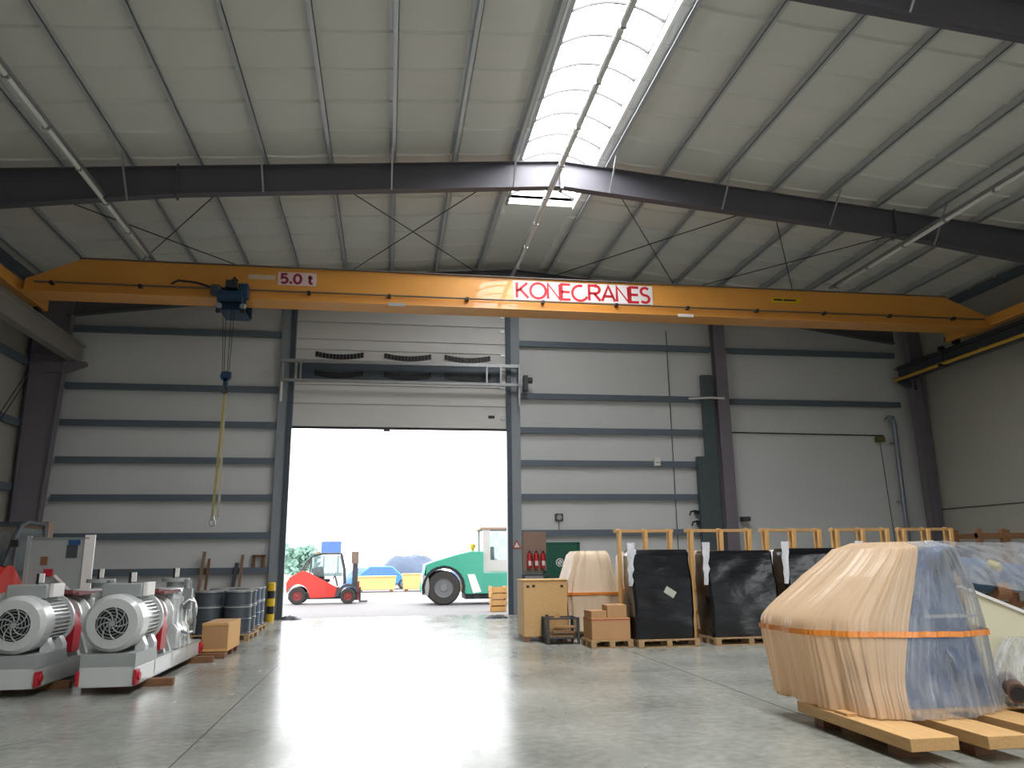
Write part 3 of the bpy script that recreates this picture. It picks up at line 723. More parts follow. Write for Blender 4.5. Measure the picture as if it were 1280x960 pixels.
# carton pallet
pallet('pallet', 'small pallet under the brown cartons', (4.15, 15.0, 0), .8, .8)
def carton(label, x0, x1, y0, y1, z0, z1, tape=m_redtape, rz=0):
    cx, cy = (x0+x1)/2, (y0+y1)/2
    t = thing('carton', label, 'carton', (cx, cy, z0), rz, 'cartons on the small pallet')
    w, d, h = x1-x0, y1-y0, z1-z0
    B(-w/2,w/2,-d/2,d/2,0,h).build('box', m_card, t, bevel=.006)
    B(-w/2-.002,w/2+.002,-d/2-.002,d/2+.002,h*.9,h*.95).build('tape', tape, t)
    B(-.03,.03,-d/2-.001,d/2+.001,h,h+.002).build('top_seam', m_pallet, t)
carton('big brown carton with red tape on the small pallet', 3.78, 4.52, 14.66, 15.3, .14, .53)
carton('small carton on the big one, nearer the goods door', 3.78, 4.08, 14.7, 15.2, .53, .66, m_card, .03)
carton('small carton on the big one, beside the black wrap', 4.11, 4.48, 14.7, 15.15, .53, .76, m_card, -.05)

# beige-wrapped machines behind
def beige_bundle(label, x0, x1, y0, y1, zt, tx0, tx1, seed, film=m_beige, strap=True):
    t = thing('wrapped_machine', label, 'wrapped machine', (0,0,0), 0, 'film-covered machines behind the cartons')
    c = .1
    keys = [(.16, rect(x0, x1, y0, y1, c)), (.5, rect(x0+.02, x1-.02, y0+.03, y1, c)), (.85, rect(x0+.0, x1-.05, y0+.05, y1, c)), (1.2, rect(x0+.06, (x1+tx1)/2, y0+.12, y1, c)), (zt-.08, rect(tx0, tx1, y0+.22, y1-.1, c)), (zt, rect(tx0+.08, tx1-.06, y0+.3, y1-.2, .05))]
    o = loft(interp(keys, 4), 96, .045, 10, seed).build('cover', film, t)
    s = loft([(.88, rect(x0-.02, x1-.04, y0+.03, y1+.02, c)), (.93, rect(x0-.02, x1-.06, y0+.03, y1+.02, c))], 96, .03, 10, seed); s.build('strap', m_tape, t)
    pallet('pallet', 'pallet under the '+label.split(' machine')[0]+' machine', ((x0+x1)/2, (y0+y1)/2, 0), x1-x0-.05, y1-y0-.05)
    return t
beige_bundle('beige film-wrapped machine with orange strap behind the cartons', 3.74, 4.95, 16.3, 17.6, 1.78, 3.95, 4.72, 1)
# kraft-covered bundles in the second row, seen between the black ones
for k, (x0, x1, lb) in enumerate(((5.05, 6.0, 'kraft-coloured wrapped bundle behind the first black-wrapped pallet'), (6.45, 7.35, 'kraft-coloured wrapped bundle behind the second black-wrapped pallet'), (8.2, 9.2, 'whitish wrapped bundle behind the third black-wrapped pallet'), (10.1, 11.0, 'whitish wrapped bundle behind the fourth black-wrapped pallet'))):
    t = thing('wrapped_bundle', lb, 'wrapped bundle', (0,0,0), 0, 'second row of wrapped bundles')
    y0, y1 = 16.3, 17.5
    keys = [(.15, rect(x0, x1, y0, y1, .08)), (.9, rect(x0+.02, x1-.03, y0+.02, y1, .08)), (1.66, rect(x0+.06, x1-.05, y0+.06, y1, .08)), (1.76, rect(x0+.12, x1-.1, y0+.12, y1-.1, .05))]
    loft(interp(keys, 5), 96, .03, 12, 11+k).build('cover', m_beige if k < 2 else m_wfilm, t)
    loft([(.92, rect(x0-.01, x1+.0, y0-.01, y1+.01, .08)), (.97, rect(x0-.01, x1+.0, y0-.01, y1+.01, .08))], 96, .03, 12, 11+k).build('strap', m_tape, t)
    pallet('pallet', 'pallet under the '+lb.split(' wrapped')[0]+' bundle behind the '+['first','second','third','fourth'][k]+' black-wrapped pallet', ((x0+x1)/2, 16.9, 0), x1-x0, 1.1)

# black-wrapped loads with timber racks
ordn = ['first', 'second', 'third', 'fourth', 'fifth']
BPX = [(4.58, 5.78), (6.08, 7.5), (7.72, 9.05), (9.3, 10.6), (10.85, 12.1)]
for k, (x0, x1) in enumerate(BPX):
    y0, y1 = 14.55, 15.25
    where = ordn[k]+' from the goods door'
    pallet('pallet', 'pallet under the black-wrapped load '+where, ((x0+x1)/2+.02, 14.88, 0), x1-x0-.02, .86)
    t = thing('black_wrapped_load', ['black-wrapped load with a pale paper sticker, '+where, 'wide black-wrapped load with a loose foil flap, '+where, 'black-wrapped load with a crumpled silver foil corner, '+where, 'black-wrapped load half hidden by the big film-covered machine, '+where, 'black-wrapped load behind the big film-covered machine, '+where][k], 'wrapped load', (0,0,0), 0, 'black-wrapped loads in a row')
    lean = .04
    keys = [(.14, rect(x0+.03, x1-.04, y0+.02, y1, .05)), (.6, rect(x0+.02, x1-.02, y0, y1, .05)), (1.2, rect(x0+.0, x1-.02, y0+.05, y1, .05)), (1.7, rect(x0+.02, x1-.02, y0+.12, y1, .05)), (1.77-.03*(k % 2), rect(x0+.06, x1-.05, y0+.18, y1-.04, .04))]
    loft(interp(keys, 8), 96, 0, 1, k*5.3, .035, (2.2,2.2,3.5)).build('black_cover', m_wrap, t)
    # white foil along the side nearest the door
    mb = MB(); yy = y0+.1
    rows = []
    for j in range(9):
        z = 1.9-.1*j; w = .16-.012*j
        rows.append([Vector((x0-.06+.03*noise.noise(Vector((j*.9,k,i*1.3))) + w*i/3*.8, yy-.03+.03*noise.noise(Vector((j*1.1,i*1.7,k)))-.02*i, z)) for i in range(4)])
    back = [[v+Vector((0,.02,0)) for v in r] for r in rows]
    mb.rings([r + b[::-1] for r, b in zip(rows, back)])
    mb.build('foil_flap', m_wfilm, t)
    if k == 0:
        mb = MB(); mb.cbox((x0+.72, y0+.022, .98), (.22,.012,.13), 0, R(32)); mb.build('paper_sticker', M('paper', '#b7b8a8', .7), t)
    # rack behind
    t = thing('wooden_rack', 'pine timber rack with paired legs standing behind the black-wrapped load '+where, 'timber rack', (0,0,0), 0, 'timber racks behind the black loads')
    rx0, rx1 = x0-.06, x1-.02; yr = 15.5
    mb = MB(); mb.box(rx0, rx1, yr-.06, yr+.06, 2.12, 2.18); mb.build('top_rail', m_timber, t, bevel=.004)
    for j, f in enumerate((.06, .5, .92)):
        xx = rx0 + (rx1-rx0)*f
        for s in (-1, 1):
            mb = MB(); mb.bar((xx+.03+s*.02, yr+s*.12, 2.16 if s < 0 else 2.2), (xx+.03+s*.09, yr+(.3 if s > 0 else -.13), 0), .06, .065, (0,1,0)); mb.build('leg', m_lath, t)
    mb = MB(); mb.box(rx0+.1, rx1-.1, yr-.1, yr-.06, .5, .58); mb.build('cross_rail', m_timber, t)
# brown stillage further right
t = thing('wooden_stillage', 'low reddish-brown wooden stillage partly hidden behind the big film-covered machine', 'stillage', (0,0,0))
B(12.55, 14.6, 15.3, 15.4, 1.95, 2.06).build('top_rail', m_brown, t); B(12.55, 14.6, 16.0, 16.1, 1.95, 2.06).build('top_rail', m_brown, t)
for x in (12.6, 13.2, 13.9, 14.55):
    for y in (15.35, 16.05): B(x-.05, x+.05, y-.045, y+.045, 0, 2.15).build('post', m_brown, t)
B(12.6, 14.55, 15.3, 16.1, .5, .58).build('shelf', m_brown, t)
t = thing('white_canister', 'small white box on the floor between the black loads and the big machine', 'box', (7.66, 14.2, 0))
B(-.13,.13,-.13,.13,0,.3).build('body', m_white, t, bevel=.02); B(-.1,.1,-.1,.1,.3,.34).build('lid', m_mgrey, t, bevel=.01)

# ------------------------------------------------------------------ big film-covered machine in front
sk = thing('timber_skid', 'heavy timber skid carrying the big film-covered machine', 'skid', (0,0,0))
for x0, x1, y0, y1 in ((4.08,4.5,6.0,7.75), (4.72,5.08,5.95,8.3), (5.32,5.7,6.15,8.3), (5.95,6.35,6.2,8.3), (6.6,6.95,6.4,8.3)):
    B(x0, x1, y0, y1, .1, .2).build('beam', m_timber, sk, bevel=.006)
    for yy in (y0+.35, y1-.25):
        B(x0+.08, x0+.26, yy-.08, yy+.08, 0, .1).build('block', m_brown, sk)
for y in (7.0, 7.55, 8.1): B(4.1, 6.95, y-.1, y+.1, .2, .225).build('cross_board', m_timber, sk)
bm_ = thing('blue_machine', 'dark blue machine with hopper and round outlet tube under the film on the skid', 'machine', (0,0,0))
loft(interp([(.23, rect(4.5,5.72,6.95,7.8,.1)), (.5, rect(4.58,5.7,7.0,7.75,.1)), (1.15, rect(4.98,5.62,7.12,7.6,.08)), (1.45, rect(5.16,5.58,7.15,7.55,.08)), (1.64, rect(5.24,5.55,7.18,7.5,.08))], 3), 64).build('hopper', m_blue, bm_)
mb = MB(); mb.tube([(5.35,7.45,1.56),(5.43,7.05,1.56)], .13, 20); ot = mb.build('outlet_tube', m_blue, bm_)
mb = MB(); mb.tube([(5.43,7.045,1.56),(5.432,7.035,1.56)], .1, 20); mb.build('tube_opening', m_black, ot)
mb = MB(); mb.tube([(5.45,7.72,1.44),(6.3,7.95,1.42),(7.2,8.25,1.33)], .16, 18); mb.build('feed_pipe', m_blue, bm_)
mb = MB(); mb.lathe([(0,-.14),(.24,-.14),(.26,-.1),(.26,.1),(.24,.14),(0,.14)], (5.4,7.16,.52), 'X', 26); mb.build('motor_drum', m_blue, bm_)
B(5.05,5.6,6.98,7.02,1.02,1.05).build('ledge', m_mgrey, bm_)
mb = MB(); mb.tube([(6.42,7.72,1.5),(6.46,7.62,1.46)], .055, 16); mb.build('gauge', M('dull_yellow', '#a89a45', .6), bm_)
# film
cv = thing('plastic_cover', 'translucent beige plastic film draped over the big machine with an orange tape band', 'plastic film', (0,0,0))
K = [(.215, [(4.12,8.3),(4.08,7.4),(4.25,6.75),(4.5,6.55),(5.1,6.58),(5.7,6.88),(5.92,7.35),(5.92,8.3)]),
     (.5, [(4.08,8.3),(4.05,7.4),(4.28,6.9),(4.58,6.71),(5.15,6.7),(5.68,6.92),(5.88,7.35),(5.88,8.3)]),
     (1.0, [(4.0,8.2),(4.02,7.4),(4.33,7.08),(4.83,6.91),(5.25,6.82),(5.62,6.9),(5.8,7.3),(5.82,8.3)]),
     (1.4, [(4.5,8.2),(4.5,7.4),(4.7,7.2),(5.04,7.04),(5.3,6.93),(5.55,6.93),(5.72,7.25),(5.8,8.2)]),
     (1.68, [(4.84,8.1),(4.84,7.5),(5.0,7.3),(5.17,7.13),(5.3,7.0),(5.45,6.98),(5.62,7.2),(5.72,8.1)]),
     (1.74, [(5.0,8.0),(5.0,7.6),(5.1,7.45),(5.2,7.35),(5.3,7.2),(5.42,7.2),(5.52,7.3),(5.62,8.0)])]
def bez(keys, s):
    """smooth (Catmull-Rom) in-between rings, mixed with straight ones so the shoulders stay taut"""
    out = []; n = len(keys)
    P = [[(z, Vector((x, y))) for x, y in p] for z, p in keys]
    for i in range(n-1):
        for k in range(s):
            t = k/s; ring = []
            for c in range(len(keys[0][1])):
                a, b, d, e = (P[max(0, i-1)][c][1], P[i][c][1], P[i+1][c][1], P[min(n-1, i+2)][c][1])
                cr = .5*((2*b)+(d-a)*t+(2*a-5*b+4*d-e)*t*t+(3*b-a-3*d+e)*t**3)
                ring.append(tuple(cr*.75 + b.lerp(d, t)*.25))
            out.append((keys[i][0]+(keys[i+1][0]-keys[i][0])*t, ring))
    out.append(keys[-1]); return out
def pleats(ri): return [.02 + .035*max(0, 1-i/18) for i in range(ri)]
KK = bez(K, 10); NP = 384
body = loft(KK, NP, [.026+.045*max(0, 1-i/20) for i in range(len(KK))], 15, 2.2)
left, right = MB(), MB(); left.v = right.v = body.v
for f_ in body.f[:-2]:
    k = f_[0] % NP; zz = body.v[f_[0]][2]; thr = 3*NP/8
    (right if thr <= k < 6.6*NP/8 else left).f.append(f_)
left.f.append(body.f[-1])
def prune(mb):
    use = sorted({i for f_ in mb.f for i in f_}); mp = {j: i for i, j in enumerate(use)}
    o = MB(); o.v = [mb.v[i] for i in use]; o.f = [tuple(mp[i] for i in f_) for f_ in mb.f]; return o
for o_ in (prune(left).build('beige_film', m_sheet, cv), prune(right).build('clear_film', m_clear, cv)):
    a_ = o_.data.attributes.get('sharp_edge')
    if a_: o_.data.attributes.remove(a_)
def ring_at(z):
    for (z0, p0), (z1, p1) in zip(KK, KK[1:]):
        if z0 <= z <= z1:
            t = (z-z0)/(z1-z0); q = [Vector(a).lerp(Vector(b), t) for a, b in zip(p0, p1)]
            c = sum(q, Vector((0, 0)))/len(q); return (z, [tuple(v + (v-c).normalized()*.02) for v in q])
tbm = loft([ring_at(.865), ring_at(.915)], NP, .03, 15, 2.2)
tbm.f = tbm.f[:-2]; tbm.build('tape_band', m_tape, cv)
# hem flaring on the skid
c2 = thing('plastic_cover', 'clear plastic film over the feed pipe beside the big machine', 'plastic film', (0,0,0))
rows = []
for i in range(25):
    u = i/24; x = 5.62 + 1.9*u; row = []
    for j in range(15):
        v = j/14; a = v*1.7
        yy = 8.05 + .2*u - .85*v - .06*math.sin(v*3); zz = 1.76 - .03*u - (.42+.28*u)*v**1.6
        yy -= .05*noise.noise(Vector((u*9, v*2, 1.5))); zz += .03*noise.noise(Vector((u*8, v*3, 7)))
        row.append(Vector((x + .12*v, yy, zz)))
    rows.append(row)
MB().rings(rows, cap=False, closed=False).build('film', m_clear, c2)
# cream cabinet with sloping top
cc = thing('control_cabinet', 'cream control cabinet with sloping framed top beside the film-covered machine', 'cabinet', (0,0,0))
mb = MB(); mb.prism([(5.78,.225),(6.5,.225),(6.5,.98),(5.9,1.26),(5.78,1.26)], 7.35, 8.0); mb.build('body', m_cream, cc, bevel=.01)
mb = MB(); mb.bar((5.74,7.36,1.29),(6.53,7.36,.985),.08,.03); mb.bar((5.74,7.98,1.29),(6.53,7.98,.985),.08,.03); mb.bar((6.5,7.34,.995),(6.5,8.0,.995),.07,.03); mb.build('top_frame', m_white, cc)
mb = MB(); mb.box(6.46,6.52,7.33,7.38,.225,.98); mb.build('corner_post', m_galv, cc)
mb = MB(); mb.lathe([(0,-.25),(.1,-.25),(.13,-.2),(.13,.2),(.1,.25),(0,.25)], (6.1,7.66,1.33), 'X', 20); mb.build('motor', m_hoist, cc)
mb = MB(); mb.lathe([(0,-.08),(.09,-.08),(.09,.08),(0,.08)], (6.45,7.66,1.22), 'X', 18); mb.build('brown_cap', m_brown, cc)
# pipe bundle wrapped in clear film, low on the right
pp = thing('wrapped_pipe', 'pipe end wrapped in clear film low beside the skid beams', 'pipe', (0,0,0))
mb = MB(); mb.tube([(6.04,7.24,.39),(5.72,6.75,.36)], .085, 20); mb.build('pipe', M('pipe_brown', '#5b4136', .5), pp)
mb = MB(); mb.tube([(5.716,6.744,.36),(5.712,6.738,.36)], .062, 18); mb.build('bore', m_black, pp)
loft(interp([(.225, rect(5.75,6.9,6.8,7.3,.12)), (.45, rect(5.82,6.9,6.85,7.3,.12)), (.7, rect(5.98,6.9,6.98,7.3,.1)), (.8, rect(6.1,6.85,7.05,7.28,.05))], 4), 96, .06, 9, 8).build('film_bag', m_clear, pp)

# ------------------------------------------------------------------ left side: motor-pump skids
def pump_unit(label):
    t = thing('pump_unit', label, 'machine', (0,0,0), 0, 'motor-pump skids side by side')
    f = MB(); w = .33; L_ = 3.65
    for s in (-1, 1):
        f.box(min(s*w, s*(w-.012)), max(s*w, s*(w-.012)), 0, L_, .1, .34)
        for z in (.1, .325): f.box(min(s*w, s*(w-.075)), max(s*w, s*(w-.075)), 0, L_, z, z+.015)
    f.box(-w, w, 0, .015, .1, .34); f.box(-w, w, L_-.015, L_, .1, .34)
    for y in (.9, 1.8, 2.7): f.box(-w, w, y-.03, y+.03, .12, .32)
    f.box(-w+.01, w-.01, 0.02, L_-.02, .325, .338)
    f.build('base_frame', m_lgrey, t)
    p = MB(); p.prism([(0,.34),(1.0,.34),(.92,.5),(0,.5)], -w, w, 'YZ'); p.build('motor_pedestal', m_mgrey, t)
    for s in (-1, 1):
        for y in (.0, L_-.12):
            mb = MB(); mb.box(min(s*(w-.01), s*(w+.03)), max(s*(w-.01), s*(w+.03)), y-.02, y+.14, .12, .3); mb.lathe([(0,-.03),(.05,-.03),(.05,.03),(0,.03)], (s*(w+.03), y+.06, .22), 'X', 14); mb.build('lifting_lug', m_redp, t, bevel=.006)
    # motor
    r = .36; zc = .87
    mb = MB(); mb.lathe([(.2,-.005),(r-.05,0),(r,.06),(r,.34),(r-.02,.36),(0,.36)], (0,.02,zc), 'Y', 40, cap=False); mo = mb.build('motor_cowl', m_lgrey, t)
    mb = MB(); mb.lathe([(0,.006),(.21,.006)], (0,.02,zc), 'Y', 32, cap=False); mb.build('grille_back', m_black, mo)
    mb = MB()
    for rr in (.06,.1,.14,.18): mb.tube([(rr*math.cos(2*PI*k/28), .012, zc+rr*math.sin(2*PI*k/28)) for k in range(29)], .0045, 5, cap=False)
    for k in range(9):
        a0 = 2*PI*k/9; mb.tube([((.03+.175*q/6)*math.cos(a0+q*.13), .008, zc+(.03+.175*q/6)*math.sin(a0+q*.13)) for q in range(7)], .009, 5)
    mb.lathe([(0,-.008),(.035,-.008),(.035,.01),(0,.01)], (0,.012,zc), 'Y', 14); mb.build('fan_grille', m_mgrey, mo)
    mb = MB(); mb.lathe([(0,.36),(.3,.36),(.3,.98),(0,.98)], (0,0,zc), 'Y', 36)
    for k in range(40):
        a = 2*PI*k/40
        if abs(math.cos(a)) > .15 or math.sin(a) < 0:
            mb.bar((.315*math.cos(a), .38, zc+.315*math.sin(a)), (.315*math.cos(a), .95, zc+.315*math.sin(a)), .05, .012, (-math.sin(a), 0, math.cos(a)))
    mb.build('motor_body', m_lgrey, t)
    mb = MB(); mb.lathe([(0,.96),(.37,.96),(.37,1.02),(.33,1.04),(.24,1.12),(0,1.12)], (0,0,zc), 'Y', 36); mb.build('end_shield', m_lgrey, t)
    for s in (-1, 1):
        for y in (.45, .85):
            mb = MB(); mb.prism([(s*.33,.5),(s*.2,.5),(s*.2,.68),(s*.27,.68),(s*.33,.56)], y-.07, y+.07); mb.build('motor_foot', m_lgrey, t)
    tb = MB(); tb.box(-.26,.24,.3,.78,1.18,1.36); tb.prism([(-.26,1.18),(.24,1.18),(.18,1.13),(-.18,1.13)],.36,.72); tbo = tb.build('terminal_box', m_mgrey, t, bevel=.015)
    B(.24,.3,.36,.72,1.19,1.37).build('gland_plate', m_white, tbo, bevel=.01)
    mb = MB(); mb.box(-.42,-.24,.4,.5,1.18,1.24); mb.tube([(-.33,.45,1.1),(-.33,.45,1.26)], .05, 10); mb.build('cable_gland', m_lgrey, tbo)
    for k, (y, x) in enumerate(((.55,.04),(2.9,.02))):
        mb = MB(); mb.box(x-.045,x-.01,y-.015,y+.015,1.36 if k == 0 else 1.38,1.5 if k == 0 else 1.54); e = mb.build('tag_holder', m_black, t)
        mb = MB(); mb.box(x-.01,x+.05,y-.015,y+.015,1.38 if k == 0 else 1.4,1.5 if k == 0 else 1.54); mb.build('tag_plate', m_white, e)
    # coupling guard (red), bearing housing, gearbox, pump
    mb = MB(); mb.lathe([(0,1.12),(.2,1.12),(.2,1.42),(0,1.42)], (0,0,zc), 'Y', 24); mb.prism([(.2,.42),(.32,.42),(.33,.75),(.26,.95),(.16,.8)], 1.14, 1.4); mb.build('coupling_guard', m_redp, t)
    mb = MB(); mb.box(-.12,.12,1.14,1.36,1.06,1.16); mb.prism([(-.08,1.16),(.08,1.16),(0,1.28)], 1.2, 1.3); mb.build('guard_top', m_redp, t)
    mb = MB(); mb.lathe([(0,1.42),(.3,1.42),(.3,1.48),(.26,1.5),(.26,1.72),(.31,1.74),(.31,1.8),(.22,1.82),(.22,2.0),(0,2.0)], (0,0,zc), 'Y', 30); mb.build('bearing_housing', m_lgrey, t)
    mb = MB(); mb.prism([(-.3,.34),(.3,.34),(.18,.7),(-.18,.7)], 1.46, 1.56); mb.prism([(-.3,.34),(.3,.34),(.18,.7),(-.18,.7)], 1.76, 1.86); mb.build('housing_foot', m_mgrey, t)
    mb = MB(); mb.box(-.2,.26,1.36,2.3,1.18,1.22); mb.prism([(1.3,1.2),(2.3,1.16),(2.3,1.2),(1.3,1.26)], -.25, .2, 'YZ'); mb.build('guard_cover', M('dark_red_cover', '#7c4a4a', .6), t)
    mb = MB(); mb.prism([(-.33,.34),(.33,.34),(.33,.62),(.26,.72),(.26,1.05),(.2,1.24),(-.2,1.24),(-.26,1.05),(-.26,.72),(-.33,.62)], 2.0, 2.75); mb.build('gearbox', m_lgrey, t, bevel=.02)
    mb = MB()
    for y in (2.12, 2.4, 2.66): mb.prism([(-.36,.34),(.36,.34),(.34,.6),(.29,.7),(.29,1.1),(-.29,1.1),(-.29,.7),(-.34,.6)], y-.03, y+.03)
    mb.build('gearbox_flange', m_lgrey, t, bevel=.006)
    mb = MB(); mb.lathe([(0,2.75),(.3,2.75),(.34,2.98),(.34,3.2),(.28,3.32),(.16,3.36),(0,3.36)], (0,0,.84), 'Y', 30); mb.build('pump_casing', m_lgrey, t)
    mb = MB(); mb.lathe([(.0,.0),(.14,.0),(.14,.24),(.22,.24),(.22,.3),(0,.3)], (0,3.02,1.08), 'Z', 24); mb.build('discharge_flange', m_mgrey, t)
    mb = MB(); mb.lathe([(0,0),(.16,0),(.16,.12),(.24,.12),(.24,.17),(0,.17)], (0.34,3.02,.8), 'X', 24)
    for i, v in enumerate(mb.v): mb.v[i] = (-v[0], v[1], v[2])
    mb.build('suction_flange', m_galv, t)
    mb = MB(); mb.tube([(.3,2.3,.98),(.36,2.35,1.05),(.36,2.75,1.0),(.38,2.85,.7),(.36,2.9,.5)], .03, 8); mb.tube([(.31,2.2,.6),(.4,2.3,.55),(.4,2.6,.55)], .022, 8); mb.build('oil_pipe', m_galv, t)
    mb = MB(); mb.box(.24,.38,2.5,2.62,.9,1.22); mb.lathe([(0,0),(.06,0),(.06,.14),(0,.14)], (.3,2.56,1.22), 'Z', 14); mb.build('oil_filter', m_galv, t)
    mb = MB(); mb.prism([(-.28,.34),(.28,.34),(.2,.62),(-.2,.62)], 2.85, 3.15); mb.build('pump_foot', m_lgrey, t)
    return t
pu = pump_unit('grey motor-pump skid beside the open floor, in front of the small crate')
pu.location = (-3.47, 11.08, 0)
p2 = dup(pu, (-4.66, 11.14, 0), 0, 'grey motor-pump skid cut off by the picture edge, beside the other pump skid')
for k, (x, y, lb) in enumerate(((-3.3, 11.8, 'brown timber bearer under the nearer end of the pump skid by the open floor'), (-3.3, 14.3, 'brown timber bearer under the far end of the pump skid by the open floor'), (-4.75, 11.85, 'brown timber bearer under the cut-off pump skid'))):
    mb = MB(); mb.box(-.68 if k != 2 else -.5, .47 if k != 2 else .6, -.06, .06, 0, .1); o = tag(mb.build('timber_bearer', m_brown, bevel=.004), lb, 'timber', 'bearers under the pump skids'); o.location = (x, y, 0)
# small open crate beyond the skid
t = thing('wooden_box', 'small plywood box on a board at the far end of the pump skid', 'box', (-2.99, 15.55, 0))
B(-.2,.24,-.55,.6,.1,.58).build('body', m_card, t, bevel=.006)
mb = MB(); mb.box(-.2,.24,-.56,-.55,.1,.14); mb.box(-.2,.24,-.56,-.55,.54,.58); mb.box(.24,.25,-.55,.6,.1,.58); mb.build('edge_battens', m_lath, t)
for y in (-.5, .0, .5): B(-.22,.24,y-.05,y+.05,.0,.1).build('runner', m_brown, t)
tag(B(-3.45, -2.74, 14.78, 14.92, 0, .09).build('plank', m_brown, bevel=.004), 'short brown plank on the floor in front of the small plywood box', 'plank')
# drums on pallets
pallet('pallet', 'pallet under the dark grey drums', (-3.48, 18.55, 0), 1.24, 1.24, 0, .14, m_pallet, 'pallets under the drums')
pallet('pallet', 'pallet under the blue-grey drums', (-3.6, 20.6, 0), 1.24, 1.24, 0, .14, m_pallet, 'pallets under the drums')
def drum(label, mat):
    t = thing('steel_drum', label, 'drum', (0,0,0), 0, 'steel drums on pallets')
    mb = MB(); r = .29
    mb.lathe([(0,.015),(r-.01,.015),(r,0),(r,.02),(r-.01,.03),(r-.01,.28),(r+.006,.3),(r-.01,.32),(r-.01,.56),(r+.006,.58),(r-.01,.6),(r-.01,.83),(r,.84),(r,.87),(r-.015,.87),(r-.02,.85),(0,.85)], (0,0,0), 'Z', 28)
    mb.build('barrel', mat, t)
    mb = MB(); mb.lathe([(r-.005,.86),(r+.008,.86),(r+.008,.885),(r-.005,.885)], (0,0,0), 'Z', 28); mb.build('clamp_ring', m_galv, t)
    mb = MB(); mb.lathe([(r,.54),(r+.004,.54),(r+.004,.57),(r,.57)], (0,0,0), 'Z', 28, cap=False); mb.build('strap', m_mgrey, t)
    mb = MB(); mb.lathe([(0,.85),(.035,.85),(.035,.87),(0,.87)], (.14,.1,0), 'Z', 12); mb.build('bung', m_black, t)
    return t
dr = None
for pi, (cx, cy, mt, nm) in enumerate(((-3.48, 18.55, m_drum, 'dark grey'), (-3.6, 20.6, m_drumblue, 'blue-grey'))):
    dr = None
    for i, (dx, dy, w) in enumerate(((.31,-.31,'front corner by the open floor'),(-.31,-.31,'front corner by the pump skid'),(.31,.31,'rear corner by the open floor'),(-.31,.31,'rear corner by the wall'))):
        lb = nm+' steel drum on the '+w+' of its pallet'
        if dr is None: dr = drum(lb, mt); o = dr
        else: o = dup(dr, None, 0, lb)
        o.location = (cx+dx, cy+dy, .14); o.rotation_euler = (0,0,i)
# sheet-metal panel stand
t = thing('sheet_metal_panel', 'large grey sheet-metal enclosure panel with a white corner post behind the pump skids', 'panel', (-6.4, 17.0, 0), R(4))
B(-.55,.42,0,.02,.12,2.14).build('sheet', m_mgrey, t)
mb = MB(); mb.prism([(.42,-.02),(.6,-.02),(.6,.05),(.56,.05),(.51,.0),(.46,.05),(.42,.05)], 0, 2.2, 'XY'); mb.build('corner_post', m_white, t)
B(-.62,-.55,-.03,.05,0,2.18).build('side_post', m_mgrey, t)
mb = MB(); mb.box(-.62,.5,-.02,.04,2.12,2.15); mb.build('top_edge', m_galv, t)
mb = MB(); mb.bar((-.05,-.05,1.42),(.34,-.05,1.02),.045,.03,(0,1,0)); mb.build('diagonal_brace', m_white, t)
B(-.34,-.22,-.015,0,1.62,1.78).build('brown_patch', m_brown, t); B(-.26,-.1,-.03,0,1.4,1.54).build('red_plate', m_redp, t); B(.12,.34,-.012,0,2.0,2.1).build('blue_sticker', m_blue, t)
B(.1,.3,-.008,0,1.75,2.0).build('notice', m_dgrey, t)
B(-.62,.6,-.3,.35,0,.12).build('foot', m_dgrey, t)

